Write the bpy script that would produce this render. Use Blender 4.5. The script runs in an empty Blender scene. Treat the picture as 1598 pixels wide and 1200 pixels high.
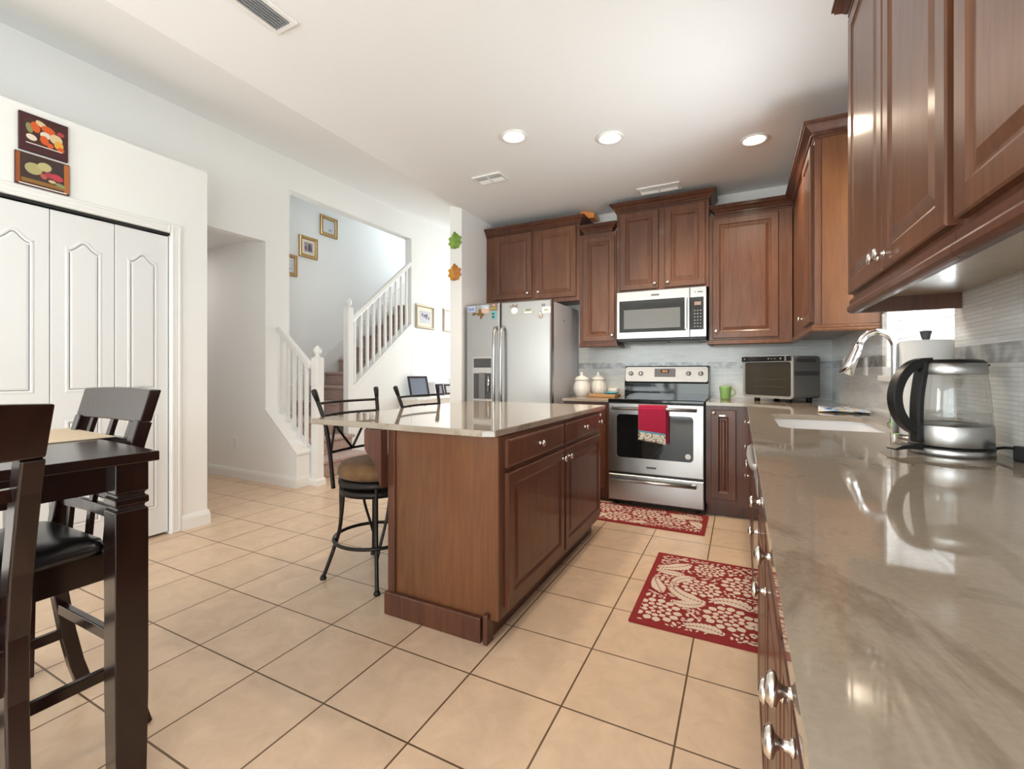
import bpy, math, random
from mathutils import Vector, Matrix
SC = bpy.context.scene
COL = SC.collection
PI = math.pi

# ------------------------------------------------------------------ camera
cd = bpy.data.cameras.new('camera')
cam = bpy.data.objects.new('camera', cd); COL.objects.link(cam)
cam.location = (0.548, -1.491, 1.150)
cam.rotation_euler = (PI/2, 0, 0.4786)
cd.sensor_width = 36.0; cd.sensor_fit = 'HORIZONTAL'
cd.lens = 36.0*716.1/1598.0
cd.shift_x = 0.00895; cd.shift_y = -0.0130
cd.clip_start = 0.02; cd.clip_end = 200
SC.camera = cam

# ------------------------------------------------------------------ world, daylight, exposure
W = bpy.data.worlds.new('sky'); SC.world = W; W.use_nodes = True
bg = W.node_tree.nodes['Background']
bg.inputs[0].default_value = (0.80, 0.90, 1.0, 1); bg.inputs[1].default_value = 1.6
SC.view_settings.view_transform = 'Standard'
SC.view_settings.look = 'None'
SC.view_settings.exposure = 0.36
SC.view_settings.gamma = 1.0
SC.view_settings.use_curve_mapping = False
SC.cycles.max_bounces = 10; SC.cycles.diffuse_bounces = 6; SC.cycles.glossy_bounces = 5
SC.cycles.transparent_max_bounces = 12; SC.cycles.sample_clamp_indirect = 6.0
SC.cycles.caustics_reflective = False; SC.cycles.caustics_refractive = False
SC.cycles.use_denoising = True

def area(name, loc, rot, sx, sy, power, color=(1, 1, 1)):
    d = bpy.data.lights.new(name, 'AREA'); d.shape = 'RECTANGLE'; d.size = sx; d.size_y = sy
    d.energy = power; d.color = color
    o = bpy.data.objects.new(name, d); o.location = loc; o.rotation_euler = rot; COL.objects.link(o); return o

# daylight entering through openings of the room, some of them added to brighten it
area('daylight_patio_door', (-0.9, -4.78, 1.08), (PI/2, 0, 0), 3.1, 2.0, 115, (0.94, 0.975, 1.0))
area('added_glass_door_fill', (1.50, -3.3, 1.08), (0, PI/2, 0), 2.0, 2.2, 155, (0.97, 0.98, 1.0))  # unseen glass door light, added to brighten the closet side
area('added_side_window_fill', (-3.25, -3.5, 1.35), (0, -PI/2, 0), 1.7, 1.5, 80, (0.98, 0.99, 1.0))  # unseen side window light, added to lift the left of the room
area('daylight_sink_window', (1.46, 1.185, 1.66), (0, PI/2, 0), 1.05, 0.86, 66, (0.95, 0.97, 1.0))
area('added_living_window_fill', (-3.0, 6.42, 1.5), (-PI/2, 0, 0), 1.4, 1.6, 80, (0.97, 0.98, 1.0))  # light added out of sight to brighten the wall beyond the pillar
area('added_hall_fill', (-5.1, 0.9, 2.49), (0, 0, 0), 0.35, 0.35, 5, (1.0, 0.97, 0.92))  # unseen fill added to lift the hall wall, no known fitting
area('daylight_stair_window', (-4.33, 6.42, 3.7), (-PI/2, 0, 0), 0.75, 1.1, 60, (0.86, 0.94, 1.0))

# ------------------------------------------------------------------ materials
def mat(name, col, rough=0.5, metal=0.0, spec=0.5, coat=0.0, coat_rough=0.1, emit=None, estr=0.0, alpha=1.0, trans=0.0, ior=1.45, sheen=0.0):
    m = bpy.data.materials.new(name); m.use_nodes = True
    b = m.node_tree.nodes['Principled BSDF']
    b.inputs['Base Color'].default_value = (*col, 1); b.inputs['Roughness'].default_value = rough
    b.inputs['Metallic'].default_value = metal; b.inputs['Specular IOR Level'].default_value = spec
    b.inputs['Coat Weight'].default_value = coat; b.inputs['Coat Roughness'].default_value = coat_rough
    b.inputs['IOR'].default_value = ior
    b.inputs['Transmission Weight'].default_value = trans
    b.inputs['Sheen Weight'].default_value = sheen
    if emit: b.inputs['Emission Color'].default_value = (*emit, 1); b.inputs['Emission Strength'].default_value = estr
    return m
class NT:
    def __init__(s, m): s.t = m.node_tree; s.b = s.t.nodes['Principled BSDF']
    def n(s, typ, **kw):
        nd = s.t.nodes.new(typ)
        for k, v in kw.items(): setattr(nd, k, v)
        return nd
    def l(s, a, b): s.t.links.new(a, b)
    def coords(s, scale, kind='Object', rot=(0, 0, 0)):
        tc = s.n('ShaderNodeTexCoord'); mp = s.n('ShaderNodeMapping')
        mp.inputs['Scale'].default_value = scale; mp.inputs['Rotation'].default_value = rot
        s.l(tc.outputs[kind], mp.inputs['Vector']); return mp.outputs['Vector']
    def noise(s, vec, scale, detail=4, rough=0.55, dist=0.0):
        nd = s.n('ShaderNodeTexNoise'); nd.inputs['Scale'].default_value = scale; nd.inputs['Detail'].default_value = detail
        nd.inputs['Roughness'].default_value = rough; nd.inputs['Distortion'].default_value = dist
        s.l(vec, nd.inputs['Vector']); return nd.outputs['Fac']
    def ramp(s, fac, stops):
        r = s.n('ShaderNodeValToRGB'); e = r.color_ramp.elements
        while len(e) < len(stops): e.new(0.5)
        for i, (p, c) in enumerate(stops): e[i].position = p; e[i].color = (*c, 1)
        s.l(fac, r.inputs['Fac']); return r.outputs['Color']
    def bump(s, h, strength=0.1, dist=0.01):
        b = s.n('ShaderNodeBump'); b.inputs['Strength'].default_value = strength; b.inputs['Distance'].default_value = dist
        s.l(h, b.inputs['Height']); s.l(b.outputs['Normal'], s.b.inputs['Normal'])

def wood(name, dark, light, rough=0.42, coat=0.28, scale=(26, 26, 2.2), rot=(0, 0, 0)):
    m = mat(name, light, rough, coat=coat, coat_rough=0.12); t = NT(m)
    v = t.coords(scale, rot=rot); f = t.noise(v, 1.0, 5, 0.6, 1.2)
    v2 = t.coords((1.6, 1.6, 0.7)); f2 = t.noise(v2, 1.3, 2, 0.5)
    mx = t.n('ShaderNodeMath', operation='ADD'); t.l(f, mx.inputs[0]); t.l(f2, mx.inputs[1])
    hf = t.n('ShaderNodeMath', operation='MULTIPLY'); hf.inputs[1].default_value = 0.5; t.l(mx.outputs[0], hf.inputs[0])
    c = t.ramp(hf.outputs[0], [(0.36, dark), (0.64, light)])
    t.l(c, t.b.inputs['Base Color'])
    return m
def paint(name, col, rough=0.6, bump=0.03, scale=60):
    m = mat(name, col, rough, spec=0.3); t = NT(m)
    f = t.noise(t.coords((1, 1, 1)), scale, 3); t.bump(f, bump, 0.004)
    f2 = t.noise(t.coords((1, 1, 1)), 0.9, 2)
    t.l(t.ramp(f2, [(0.3, tuple(c*0.985 for c in col)), (0.7, col)]), t.b.inputs['Base Color'])
    return m
M = {}
M['wall'] = paint('wall_paint', (0.84, 0.835, 0.825), 0.55)
M['ceil'] = paint('ceiling_paint', (0.84, 0.845, 0.855), 0.7, 0.08, 90)
M['trim'] = mat('white_trim_paint', (0.80, 0.79, 0.775), 0.35)
M['door'] = mat('white_door_paint', (0.73, 0.73, 0.735), 0.4)
t = NT(M['door']); t.bump(t.noise(t.coords((70, 70, 5)), 1.0, 4, 0.6, 0.8), 0.12, 0.003)
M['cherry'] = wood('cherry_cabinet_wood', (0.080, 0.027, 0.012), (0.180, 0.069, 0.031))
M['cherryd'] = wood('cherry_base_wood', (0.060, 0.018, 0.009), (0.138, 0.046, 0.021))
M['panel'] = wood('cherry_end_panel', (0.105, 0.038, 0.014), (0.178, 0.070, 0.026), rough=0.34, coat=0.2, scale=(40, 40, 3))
M['crown'] = wood('cherry_moulding', (0.055, 0.017, 0.008), (0.13, 0.042, 0.02))
M['tan'] = wood('cabinet_underside', (0.24, 0.165, 0.085), (0.36, 0.26, 0.15), rough=0.3)
M['espresso'] = wood('espresso_wood', (0.007, 0.0026, 0.002), (0.019, 0.0062, 0.0042), rough=0.22, coat=0.25)
M['leather'] = mat('black_leather', (0.012, 0.012, 0.014), 0.28, coat=0.2)
M['steel'] = mat('brushed_steel', (0.45, 0.445, 0.44), 0.30, 1.0)
t = NT(M['steel']); t.bump(t.noise(t.coords((2, 2, 260)), 1.0, 2), 0.05, 0.002)
M['steeld'] = mat('grey_fridge_side', (0.50, 0.50, 0.54), 0.4, 0.2)
M['chrome'] = mat('polished_chrome', (0.80, 0.80, 0.82), 0.07, 1.0)
M['nickel'] = mat('satin_nickel', (0.80, 0.77, 0.74), 0.2, 1.0)
M['black'] = mat('black_plastic', (0.012, 0.012, 0.013), 0.35)
M['blackglass'] = mat('black_glass', (0.008, 0.009, 0.010), 0.05, spec=0.6)
M['greyglass'] = mat('grey_oven_glass', (0.16, 0.17, 0.175), 0.12)
M['ovenglass'] = mat('toaster_oven_glass', (0.045, 0.038, 0.028), 0.08)
M['iron'] = mat('dark_iron', (0.018, 0.014, 0.012), 0.42, 0.5)
M['white'] = mat('white_ceramic', (0.80, 0.78, 0.74), 0.22)
M['sink'] = mat('white_sink', (0.78, 0.78, 0.80), 0.2)
M['paper'] = mat('paper_towel', (0.80, 0.79, 0.78), 0.9)
M['grey'] = mat('grey_plastic', (0.17, 0.17, 0.175), 0.35)
M['greyd'] = mat('dark_grey_plastic', (0.07, 0.07, 0.075), 0.4)
M['silver'] = mat('silver_plastic', (0.55, 0.54, 0.53), 0.3, 0.7)
M['mug'] = mat('green_glaze', (0.24, 0.42, 0.14), 0.25)
M['cyan'] = mat('turquoise_glaze', (0.10, 0.42, 0.56), 0.3)
M['board'] = wood('cutting_board_wood', (0.30, 0.14, 0.05), (0.48, 0.26, 0.11), rough=0.5, coat=0, scale=(3, 30, 30))
M['orange'] = mat('orange_paint', (0.75, 0.26, 0.06), 0.5)
M['sponge'] = mat('green_sponge', (0.20, 0.66, 0.16), 0.9)
M['gold'] = mat('gold_frame', (0.40, 0.24, 0.09), 0.35, 0.5)
M['pewter'] = mat('pewter_frame', (0.36, 0.29, 0.21), 0.4, 0.4)
M['matboard'] = mat('cream_mat_board', (0.78, 0.72, 0.60), 0.8)
M['darkframe'] = mat('dark_photo_frame', (0.03, 0.016, 0.014), 0.35)
M['placemat'] = paint('woven_tan', (0.68, 0.55, 0.40), 0.85, 0.3, 200)
M['bulb'] = mat('lit_bulb', (1, 1, 1), 0.5, emit=(1.0, 0.90, 0.74), estr=9.0)
M['led'] = mat('orange_led', (0.1, 0.02, 0.01), 0.4, emit=(1.0, 0.30, 0.08), estr=1.2)
M['cordm'] = mat('black_cord', (0.01, 0.01, 0.01), 0.5)
M['grass'] = paint('lawn', (0.14, 0.26, 0.06), 0.9, 0.2, 30)
M['soil'] = mat('patio_concrete', (0.55, 0.53, 0.50), 0.8)

# floor tile
T = 0.367
M['tile'] = mat('beige_floor_tile', (0.6, 0.43, 0.28), 0.30); t = NT(M['tile'])
v = t.coords((1, 1, 1))
br = t.n('ShaderNodeTexBrick'); br.offset = 0.0; br.squash = 1.0
br.inputs['Scale'].default_value = 1.0; br.inputs['Mortar Size'].default_value = 0.0036; br.inputs['Mortar Smooth'].default_value = 0.15
br.inputs['Brick Width'].default_value = T; br.inputs['Row Height'].default_value = T; br.inputs['Bias'].default_value = 0.0
br.inputs['Color1'].default_value = (0.690, 0.510, 0.362, 1); br.inputs['Color2'].default_value = (0.650, 0.478, 0.336, 1); br.inputs['Mortar'].default_value = (0.13, 0.075, 0.035, 1)
t.l(v, br.inputs['Vector'])
n1 = t.noise(t.coords((1, 1, 1)), 9, 6, 0.65, 0.6)
rp = t.ramp(n1, [(0.3, (0.86, 0.84, 0.82)), (0.62, (1.0, 1.0, 1.0)), (0.8, (1.10, 1.10, 1.10))])
mx = t.n('ShaderNodeMixRGB', blend_type='MULTIPLY'); mx.inputs[0].default_value = 1.0
t.l(br.outputs['Color'], mx.inputs[1]); t.l(rp, mx.inputs[2]); t.l(mx.outputs[0], t.b.inputs['Base Color'])
inv = t.n('ShaderNodeMath', operation='SUBTRACT'); inv.inputs[0].default_value = 1.0; t.l(br.outputs['Fac'], inv.inputs[1])
t.bump(inv.outputs[0], 0.35, 0.003)

# quartz
def quartz(name, a, b, c):
    m = mat(name, a, 0.045, spec=0.7); t = NT(m)
    v = t.coords((1.0, 0.55, 1.0), rot=(0, 0, 0.5)); f = t.noise(v, 3.2, 7, 0.62, 1.6)
    col = t.ramp(f, [(0.30, b), (0.47, a), (0.56, a), (0.63, c), (0.72, a)])
    f2 = t.noise(t.coords((1, 1, 1)), 120, 2)
    mx = t.n('ShaderNodeMixRGB', blend_type='MULTIPLY'); mx.inputs[0].default_value = 0.25
    t.l(col, mx.inputs[1]); t.l(t.ramp(f2, [(0.35, (0.75, 0.75, 0.75)), (0.65, (1.1, 1.1, 1.1))]), mx.inputs[2])
    t.l(mx.outputs[0], t.b.inputs['Base Color']); return m
M['quartz'] = quartz('taupe_quartz', (0.345, 0.288, 0.228), (0.305, 0.250, 0.195), (0.25, 0.198, 0.150))

# mosaic backsplash (strips run horizontally)
def mosaic(name, axis, band):
    m = mat(name, (0.7, 0.7, 0.7), 0.13, spec=0.6); t = NT(m)
    tc = t.n('ShaderNodeTexCoord'); sp = t.n('ShaderNodeSeparateXYZ'); t.l(tc.outputs['Object'], sp.inputs[0])
    cb = t.n('ShaderNodeCombineXYZ'); t.l(sp.outputs[axis], cb.inputs[0]); t.l(sp.outputs['Z'], cb.inputs[1])
    br = t.n('ShaderNodeTexBrick'); br.offset = 0.37; br.offset_frequency = 2
    br.inputs['Scale'].default_value = 1.0; br.inputs['Mortar Size'].default_value = 0.0012; br.inputs['Mortar Smooth'].default_value = 0.3
    br.inputs['Brick Width'].default_value = 0.11; br.inputs['Row Height'].default_value = 0.0135
    br.inputs['Color1'].default_value = (0.80, 0.81, 0.81, 1); br.inputs['Color2'].default_value = (0.70, 0.71, 0.71, 1); br.inputs['Mortar'].default_value = (0.66, 0.66, 0.64, 1)
    t.l(cb.outputs[0], br.inputs['Vector'])
    a = t.n('ShaderNodeMath', operation='GREATER_THAN'); a.inputs[1].default_value = 1.175; t.l(sp.outputs['Z'], a.inputs[0])
    b = t.n('ShaderNodeMath', operation='LESS_THAN'); b.inputs[1].default_value = 1.235; t.l(sp.outputs['Z'], b.inputs[0])
    ab = t.n('ShaderNodeMath', operation='MULTIPLY'); t.l(a.outputs[0], ab.inputs[0]); t.l(b.outputs[0], ab.inputs[1])
    nz = t.noise(cb.outputs[0], 14, 1)
    bc = t.ramp(nz, [(0.4, tuple(c*0.6 for c in band)), (0.6, band)])
    mx = t.n('ShaderNodeMixRGB'); t.l(ab.outputs[0], mx.inputs[0]); t.l(br.outputs['Color'], mx.inputs[1]); t.l(bc, mx.inputs[2])
    t.l(mx.outputs[0], t.b.inputs['Base Color'])
    inv = t.n('ShaderNodeMath', operation='SUBTRACT'); inv.inputs[0].default_value = 1.0; t.l(br.outputs['Fac'], inv.inputs[1])
    t.bump(inv.outputs[0], 0.6, 0.004); return m
M['mosx'] = mosaic('mosaic_back', 'X', (0.66, 0.68, 0.70)); M['mosy'] = mosaic('mosaic_side', 'Y', (0.50, 0.50, 0.49))  # side accent band made paler to stand in for glare

def clear(name, tint=(1, 1, 1), gloss=0.08, rough=0.0):
    m = bpy.data.materials.new(name); m.use_nodes = True; t = m.node_tree; t.nodes.clear()
    o = t.nodes.new('ShaderNodeOutputMaterial'); mx = t.nodes.new('ShaderNodeMixShader')
    tr = t.nodes.new('ShaderNodeBsdfTransparent'); tr.inputs[0].default_value = (*tint, 1)
    g = t.nodes.new('ShaderNodeBsdfGlossy'); g.inputs['Roughness'].default_value = rough
    lw = t.nodes.new('ShaderNodeLayerWeight'); lw.inputs['Blend'].default_value = 0.25
    mm = t.nodes.new('ShaderNodeMath'); mm.operation = 'MULTIPLY_ADD'; mm.inputs[1].default_value = 0.55; mm.inputs[2].default_value = gloss
    t.links.new(lw.outputs['Facing'], mm.inputs[0]); t.links.new(mm.outputs[0], mx.inputs[0])
    t.links.new(tr.outputs[0], mx.inputs[1]); t.links.new(g.outputs[0], mx.inputs[2]); t.links.new(mx.outputs[0], o.inputs[0]); return m
M['pane'] = clear('window_glass', (0.97, 0.99, 0.98), 0.04)
M['glass'] = clear('kettle_glass', (0.93, 0.93, 0.92), 0.06)
M['water'] = clear('water', (0.90, 0.91, 0.91), 0.05)
M['blind'] = mat('white_blind', (0.66, 0.66, 0.67), 0.5); M['blind'].node_tree.nodes['Principled BSDF'].inputs['Transmission Weight'].default_value = 0.0

M['carpet'] = mat('mauve_carpet', (0.40, 0.27, 0.23), 0.95, sheen=0.3); t = NT(M['carpet'])
t.bump(t.noise(t.coords((1, 1, 1)), 300, 2), 0.5, 0.004)
t.l(t.ramp(t.noise(t.coords((1, 1, 1)), 40, 3), [(0.35, (0.34, 0.225, 0.19)), (0.65, (0.46, 0.315, 0.27))]), t.b.inputs['Base Color'])
M['suede'] = mat('brown_suede', (0.15, 0.08, 0.035), 0.9, sheen=0.1); t = NT(M['suede'])
t.l(t.ramp(t.noise(t.coords((1, 1, 1)), 7, 3), [(0.35, (0.10, 0.048, 0.020)), (0.65, (0.21, 0.115, 0.050))]), t.b.inputs['Base Color'])
M['rugred'] = mat('red_rug', (0.235, 0.016, 0.018), 0.95); t = NT(M['rugred']); t.bump(t.noise(t.coords((1, 1, 1)), 400, 2), 0.4, 0.002)
M['rugcream'] = mat('cream_rug_pattern', (0.66, 0.53, 0.44), 0.95)
M['towelred'] = mat('crimson_towel', (0.38, 0.006, 0.045), 0.95, sheen=0.3)
M['towelwhite'] = mat('printed_towel_band', (0.62, 0.60, 0.52), 0.95); t = NT(M['towelwhite'])
t.l(t.ramp(t.noise(t.coords((1, 1, 1)), 60, 2), [(0.40, (0.18, 0.16, 0.10)), (0.50, (0.70, 0.68, 0.60))]), t.b.inputs['Base Color'])
M['towelblue'] = mat('blue_towel_stripe', (0.10, 0.33, 0.45), 0.95)
M['cloth'] = mat('blue_print_cloth', (0.4, 0.5, 0.7), 0.95); t = NT(M['cloth'])
t.l(t.ramp(t.noise(t.coords((1, 1, 1)), 22, 2), [(0.36, (0.05, 0.09, 0.25)), (0.44, (0.25, 0.45, 0.70)), (0.55, (0.72, 0.74, 0.80)), (0.66, (0.70, 0.52, 0.25))]), t.b.inputs['Base Color'])
_sw = {}
def sw(r, g, b):
    k = (r, g, b)
    if k not in _sw: _sw[k] = mat('print_%d' % len(_sw), (r, g, b), 0.5)
    return _sw[k]

# ------------------------------------------------------------------ mesh builder
def V(*a): return Vector(a)
class MB:
    def __init__(s): s.v = []; s.f = []; s.sm = []; s.mi = []; s.cur = 0
    def add(s, vs, fs, smooth=False):
        b = len(s.v); s.v += [Vector(p) for p in vs]
        for f in fs: s.f.append([b+i for i in f]); s.sm.append(smooth); s.mi.append(s.cur)
        return s
    def box(s, x0, x1, y0, y1, z0, z1):
        if x0 > x1: x0, x1 = x1, x0
        if y0 > y1: y0, y1 = y1, y0
        if z0 > z1: z0, z1 = z1, z0
        return s.add([(x0, y0, z0), (x1, y0, z0), (x1, y1, z0), (x0, y1, z0), (x0, y0, z1), (x1, y0, z1), (x1, y1, z1), (x0, y1, z1)],
                     [(0, 3, 2, 1), (4, 5, 6, 7), (0, 1, 5, 4), (1, 2, 6, 5), (2, 3, 7, 6), (3, 0, 4, 7)])
    def fbox(s, fr, u0, u1, v0, v1, w0, w1):
        P = [fr(u, v, w) for w in (w0, w1) for v in (v0, v1) for u in (u0, u1)]
        return s.add(P, [(0, 2, 3, 1), (4, 5, 7, 6), (0, 1, 5, 4), (1, 3, 7, 5), (3, 2, 6, 7), (2, 0, 4, 6)])
    def bar(s, p0, p1, w, h, up=(0, 0, 1)):
        p0 = V(*p0); p1 = V(*p1); d = (p1-p0).normalized(); up = V(*up)
        if abs(d.dot(up)) > 0.98: up = V(0, 1, 0)
        a = d.cross(up).normalized()*w/2; b = a.cross(d).normalized()*h/2
        P = [p0-a-b, p0+a-b, p0+a+b, p0-a+b, p1-a-b, p1+a-b, p1+a+b, p1-a+b]
        return s.add(P, [(0, 1, 2, 3), (7, 6, 5, 4), (0, 4, 5, 1), (1, 5, 6, 2), (2, 6, 7, 3), (3, 7, 4, 0)])
    def rod(s, path, w, h, ref=(1, 0, 0)):
        """rectangular section swept along a path; ref is the section's width direction"""
        P = [V(*p) for p in path]; n = len(P); ring = []
        for i, p in enumerate(P):
            d = (P[min(i+1, n-1)]-P[max(i-1, 0)]).normalized(); a = (V(*ref)-d*d.dot(V(*ref))).normalized(); b = d.cross(a)
            ring.append([p-a*w/2-b*h/2, p+a*w/2-b*h/2, p+a*w/2+b*h/2, p-a*w/2+b*h/2])
        vs = [q for r in ring for q in r]; fs = [(3, 2, 1, 0), tuple(4*(n-1)+k for k in range(4))]
        for i in range(n-1):
            for k in range(4): fs.append((4*i+k, 4*i+(k+1) % 4, 4*i+4+(k+1) % 4, 4*i+4+k))
        return s.add(vs, fs)
    def tube(s, path, r, n=8, closed=False):
        P = [V(*p) for p in path]; m = len(P); rr = r if hasattr(r, '__len__') else [r]*m
        prev = None; vs = []
        for i in range(m):
            if closed: d = (P[(i+1) % m]-P[i-1]).normalized()
            else: d = (P[min(i+1, m-1)]-P[max(i-1, 0)]).normalized()
            if prev is None:
                a = d.cross(V(0, 0, 1)) if abs(d.z) < 0.9 else d.cross(V(1, 0, 0)); a.normalize()
            else:
                a = prev-d*prev.dot(d); a.normalize()
            prev = a; b = d.cross(a)
            for k in range(n):
                t = 2*PI*k/n; vs.append(P[i]+(a*math.cos(t)+b*math.sin(t))*rr[i])
        fs = []
        for i in range(m if closed else m-1):
            j = (i+1) % m
            for k in range(n): fs.append((i*n+k, i*n+(k+1) % n, j*n+(k+1) % n, j*n+k))
        s.add(vs, fs, True)
        if not closed:
            b = len(s.v)-len(vs)
            s.f.append([b+k for k in range(n)][::-1]); s.sm.append(False); s.mi.append(s.cur)
            s.f.append([b+(m-1)*n+k for k in range(n)]); s.sm.append(False); s.mi.append(s.cur)
        return s
    def lathe(s, prof, c=(0, 0, 0), ax=(0, 0, 1), n=24, smooth=True, sx=1.0, flute=None):
        ax = V(*ax).normalized(); c = V(*c)
        a = ax.cross(V(0, 0, 1)) if abs(ax.z) < 0.9 else V(1, 0, 0); a.normalize(); b = ax.cross(a)
        vs = []; m = len(prof)
        for (r, z) in prof:
            for k in range(n):
                t = 2*PI*k/n; q = r*(1+(flute[1]*math.cos(flute[0]*t) if flute and flute[2] < z < flute[3] else 0))
                vs.append(c+(a*math.cos(t)*sx+b*math.sin(t))*q+ax*z)
        fs = []
        for i in range(m-1):
            for k in range(n): fs.append((i*n+k, i*n+(k+1) % n, (i+1)*n+(k+1) % n, (i+1)*n+k))
        s.add(vs, fs, smooth); b0 = len(s.v)-len(vs)
        for i, rev in ((0, True), (m-1, False)):
            if prof[i][0] > 1e-5:
                q = [b0+i*n+k for k in range(n)]; s.f.append(q[::-1] if rev else q); s.sm.append(False); s.mi.append(s.cur)
        return s
    def cyl(s, c, r, h, n=24, ax=(0, 0, 1)): return s.lathe([(r, 0), (r, h)], c, ax, n)
    def prism(s, poly, fr, w0, w1):
        n = len(poly); vs = [fr(u, v, w0) for u, v in poly]+[fr(u, v, w1) for u, v in poly]
        fs = [tuple(range(n))[::-1], tuple(range(n, 2*n))]+[(i, (i+1) % n, n+(i+1) % n, n+i) for i in range(n)]
        return s.add(vs, fs)
    def poly(s, pts, fr, w): return s.add([fr(u, v, w) for u, v in pts], [tuple(range(len(pts)))])
    def panel(s, fr, u0, u1, v0, v1, t, rings):
        lv = [(0, 0, True)]+[(i, t+d, False) for i, d in rings]; vs = []
        for k, (ins, w, _) in enumerate(lv):
            for (u, v) in ((u0+ins, v0+ins), (u1-ins, v0+ins), (u1-ins, v1-ins), (u0+ins, v1-ins)): vs.append(fr(u, v, w))
        fs = [(3, 2, 1, 0)]
        for k in range(len(lv)-1):
            for i in range(4): fs.append((4*k+i, 4*k+(i+1) % 4, 4*k+4+(i+1) % 4, 4*k+4+i))
        q = 4*(len(lv)-1); fs.append((q, q+1, q+2, q+3)); return s.add(vs, fs)
    def sweep(s, prof, path, closed=False):
        """profile (out, z) swept along an XY path with mitred corners; out points to the right of travel"""
        P = [V(p[0], p[1], 0) for p in path]; n = len(P); z0 = path[0][2]; vs = []
        for i in range(n):
            ds = []
            if i > 0 or closed: ds.append((P[i]-P[i-1]).normalized())
            if i < n-1 or closed: ds.append((P[(i+1) % n]-P[i]).normalized())
            ns = [V(d.y, -d.x, 0) for d in ds]
            m = sum(ns, V(0, 0, 0)).normalized(); m /= max(0.3, m.dot(ns[0]))
            for (o, z) in prof: vs.append(P[i]+m*o+V(0, 0, z0+z))
        k = len(prof); fs = []
        for i in range(n if closed else n-1):
            j = (i+1) % n
            for q in range(k): fs.append((i*k+q, j*k+q, j*k+(q+1) % k, i*k+(q+1) % k))
        if not closed: fs += [tuple(range(k)), tuple(range((n-1)*k, n*k))[::-1]]
        return s.add(vs, fs)
    def cells(s, us, vs, fill, fr, w0, w1):
        idx = {}; P = []; F = []
        def vid(i, j, k):
            if (i, j, k) not in idx: idx[(i, j, k)] = len(P); P.append(fr(us[i], vs[j], (w0, w1)[k]))
            return idx[(i, j, k)]
        nu, nv = len(us)-1, len(vs)-1
        on = [[bool(fill((us[i]+us[i+1])/2, (vs[j]+vs[j+1])/2)) for j in range(nv)] for i in range(nu)]
        g = lambda i, j: 0 <= i < nu and 0 <= j < nv and on[i][j]
        for i in range(nu):
            for j in range(nv):
                if not on[i][j]: continue
                F.append((vid(i, j, 1), vid(i+1, j, 1), vid(i+1, j+1, 1), vid(i, j+1, 1)))
                F.append((vid(i, j, 0), vid(i, j+1, 0), vid(i+1, j+1, 0), vid(i+1, j, 0)))
                if not g(i-1, j): F.append((vid(i, j, 0), vid(i, j, 1), vid(i, j+1, 1), vid(i, j+1, 0)))
                if not g(i+1, j): F.append((vid(i+1, j, 0), vid(i+1, j+1, 0), vid(i+1, j+1, 1), vid(i+1, j, 1)))
                if not g(i, j-1): F.append((vid(i, j, 0), vid(i+1, j, 0), vid(i+1, j, 1), vid(i, j, 1)))
                if not g(i, j+1): F.append((vid(i, j+1, 0), vid(i, j+1, 1), vid(i+1, j+1, 1), vid(i+1, j+1, 0)))
        return s.add(P, F)
    def build(s, name, m, parent=None, bevel=0.0, seg=2, sub=0, off=None):
        off = off if off is not None else (parent['_o'] if parent is not None and '_o' in parent.keys() else None)
        off = V(*off) if off is not None else V(0, 0, 0)
        me = bpy.data.meshes.new(name)
        me.from_pydata([tuple(p-off) for p in s.v], [], s.f)
        ms = m if isinstance(m, (list, tuple)) else [m]
        for q in ms: me.materials.append(M[q] if isinstance(q, str) else q)
        me.polygons.foreach_set('use_smooth', s.sm); me.polygons.foreach_set('material_index', s.mi); me.update()
        import bmesh
        b = bmesh.new(); b.from_mesh(me); bmesh.ops.recalc_face_normals(b, faces=b.faces); b.to_mesh(me); b.free()
        o = bpy.data.objects.new(name, me); COL.objects.link(o)
        if parent is not None: o.parent = parent; o['_o'] = tuple(off)
        if bevel:
            bv = o.modifiers.new('bevel', 'BEVEL'); bv.width = bevel; bv.segments = seg; bv.limit_method = 'ANGLE'; bv.angle_limit = math.radians(35)
        if sub:
            sb = o.modifiers.new('sub', 'SUBSURF'); sb.levels = sub; sb.render_levels = sub
        return o
def spline(P, n=6):
    P = [V(*p) for p in P]; out = []
    for i in range(len(P)-1):
        p0, p1, p2, p3 = P[max(i-1, 0)], P[i], P[i+1], P[min(i+2, len(P)-1)]
        for k in range(n):
            t_ = k/n; out.append(0.5*((2*p1)+(p2-p0)*t_+(2*p0-5*p1+4*p2-p3)*t_*t_+(-p0+3*p1-3*p2+p3)*t_**3))
    return out+[P[-1]]
def frame(o, u, v):
    o = V(*o); u = V(*u).normalized(); v = V(*v).normalized(); w = u.cross(v)
    f = lambda a, b, c=0: o+u*a+v*b+w*c
    f.o, f.u, f.v, f.w = o, u, v, w; return f
FXY = frame((0, 0, 0), (1, 0, 0), (0, 1, 0))          # w up
def FS(y): return frame((0, y, 0), (1, 0, 0), (0, 0, 1))     # u=x, v=z, faces -Y
def FE(x): return frame((x, 0, 0), (0, 1, 0), (0, 0, 1))     # u=y, v=z, faces +X
def FW(x): return frame((x, 0, 0), (0, -1, 0), (0, 0, 1))    # u=-y, v=z, faces -X

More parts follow.
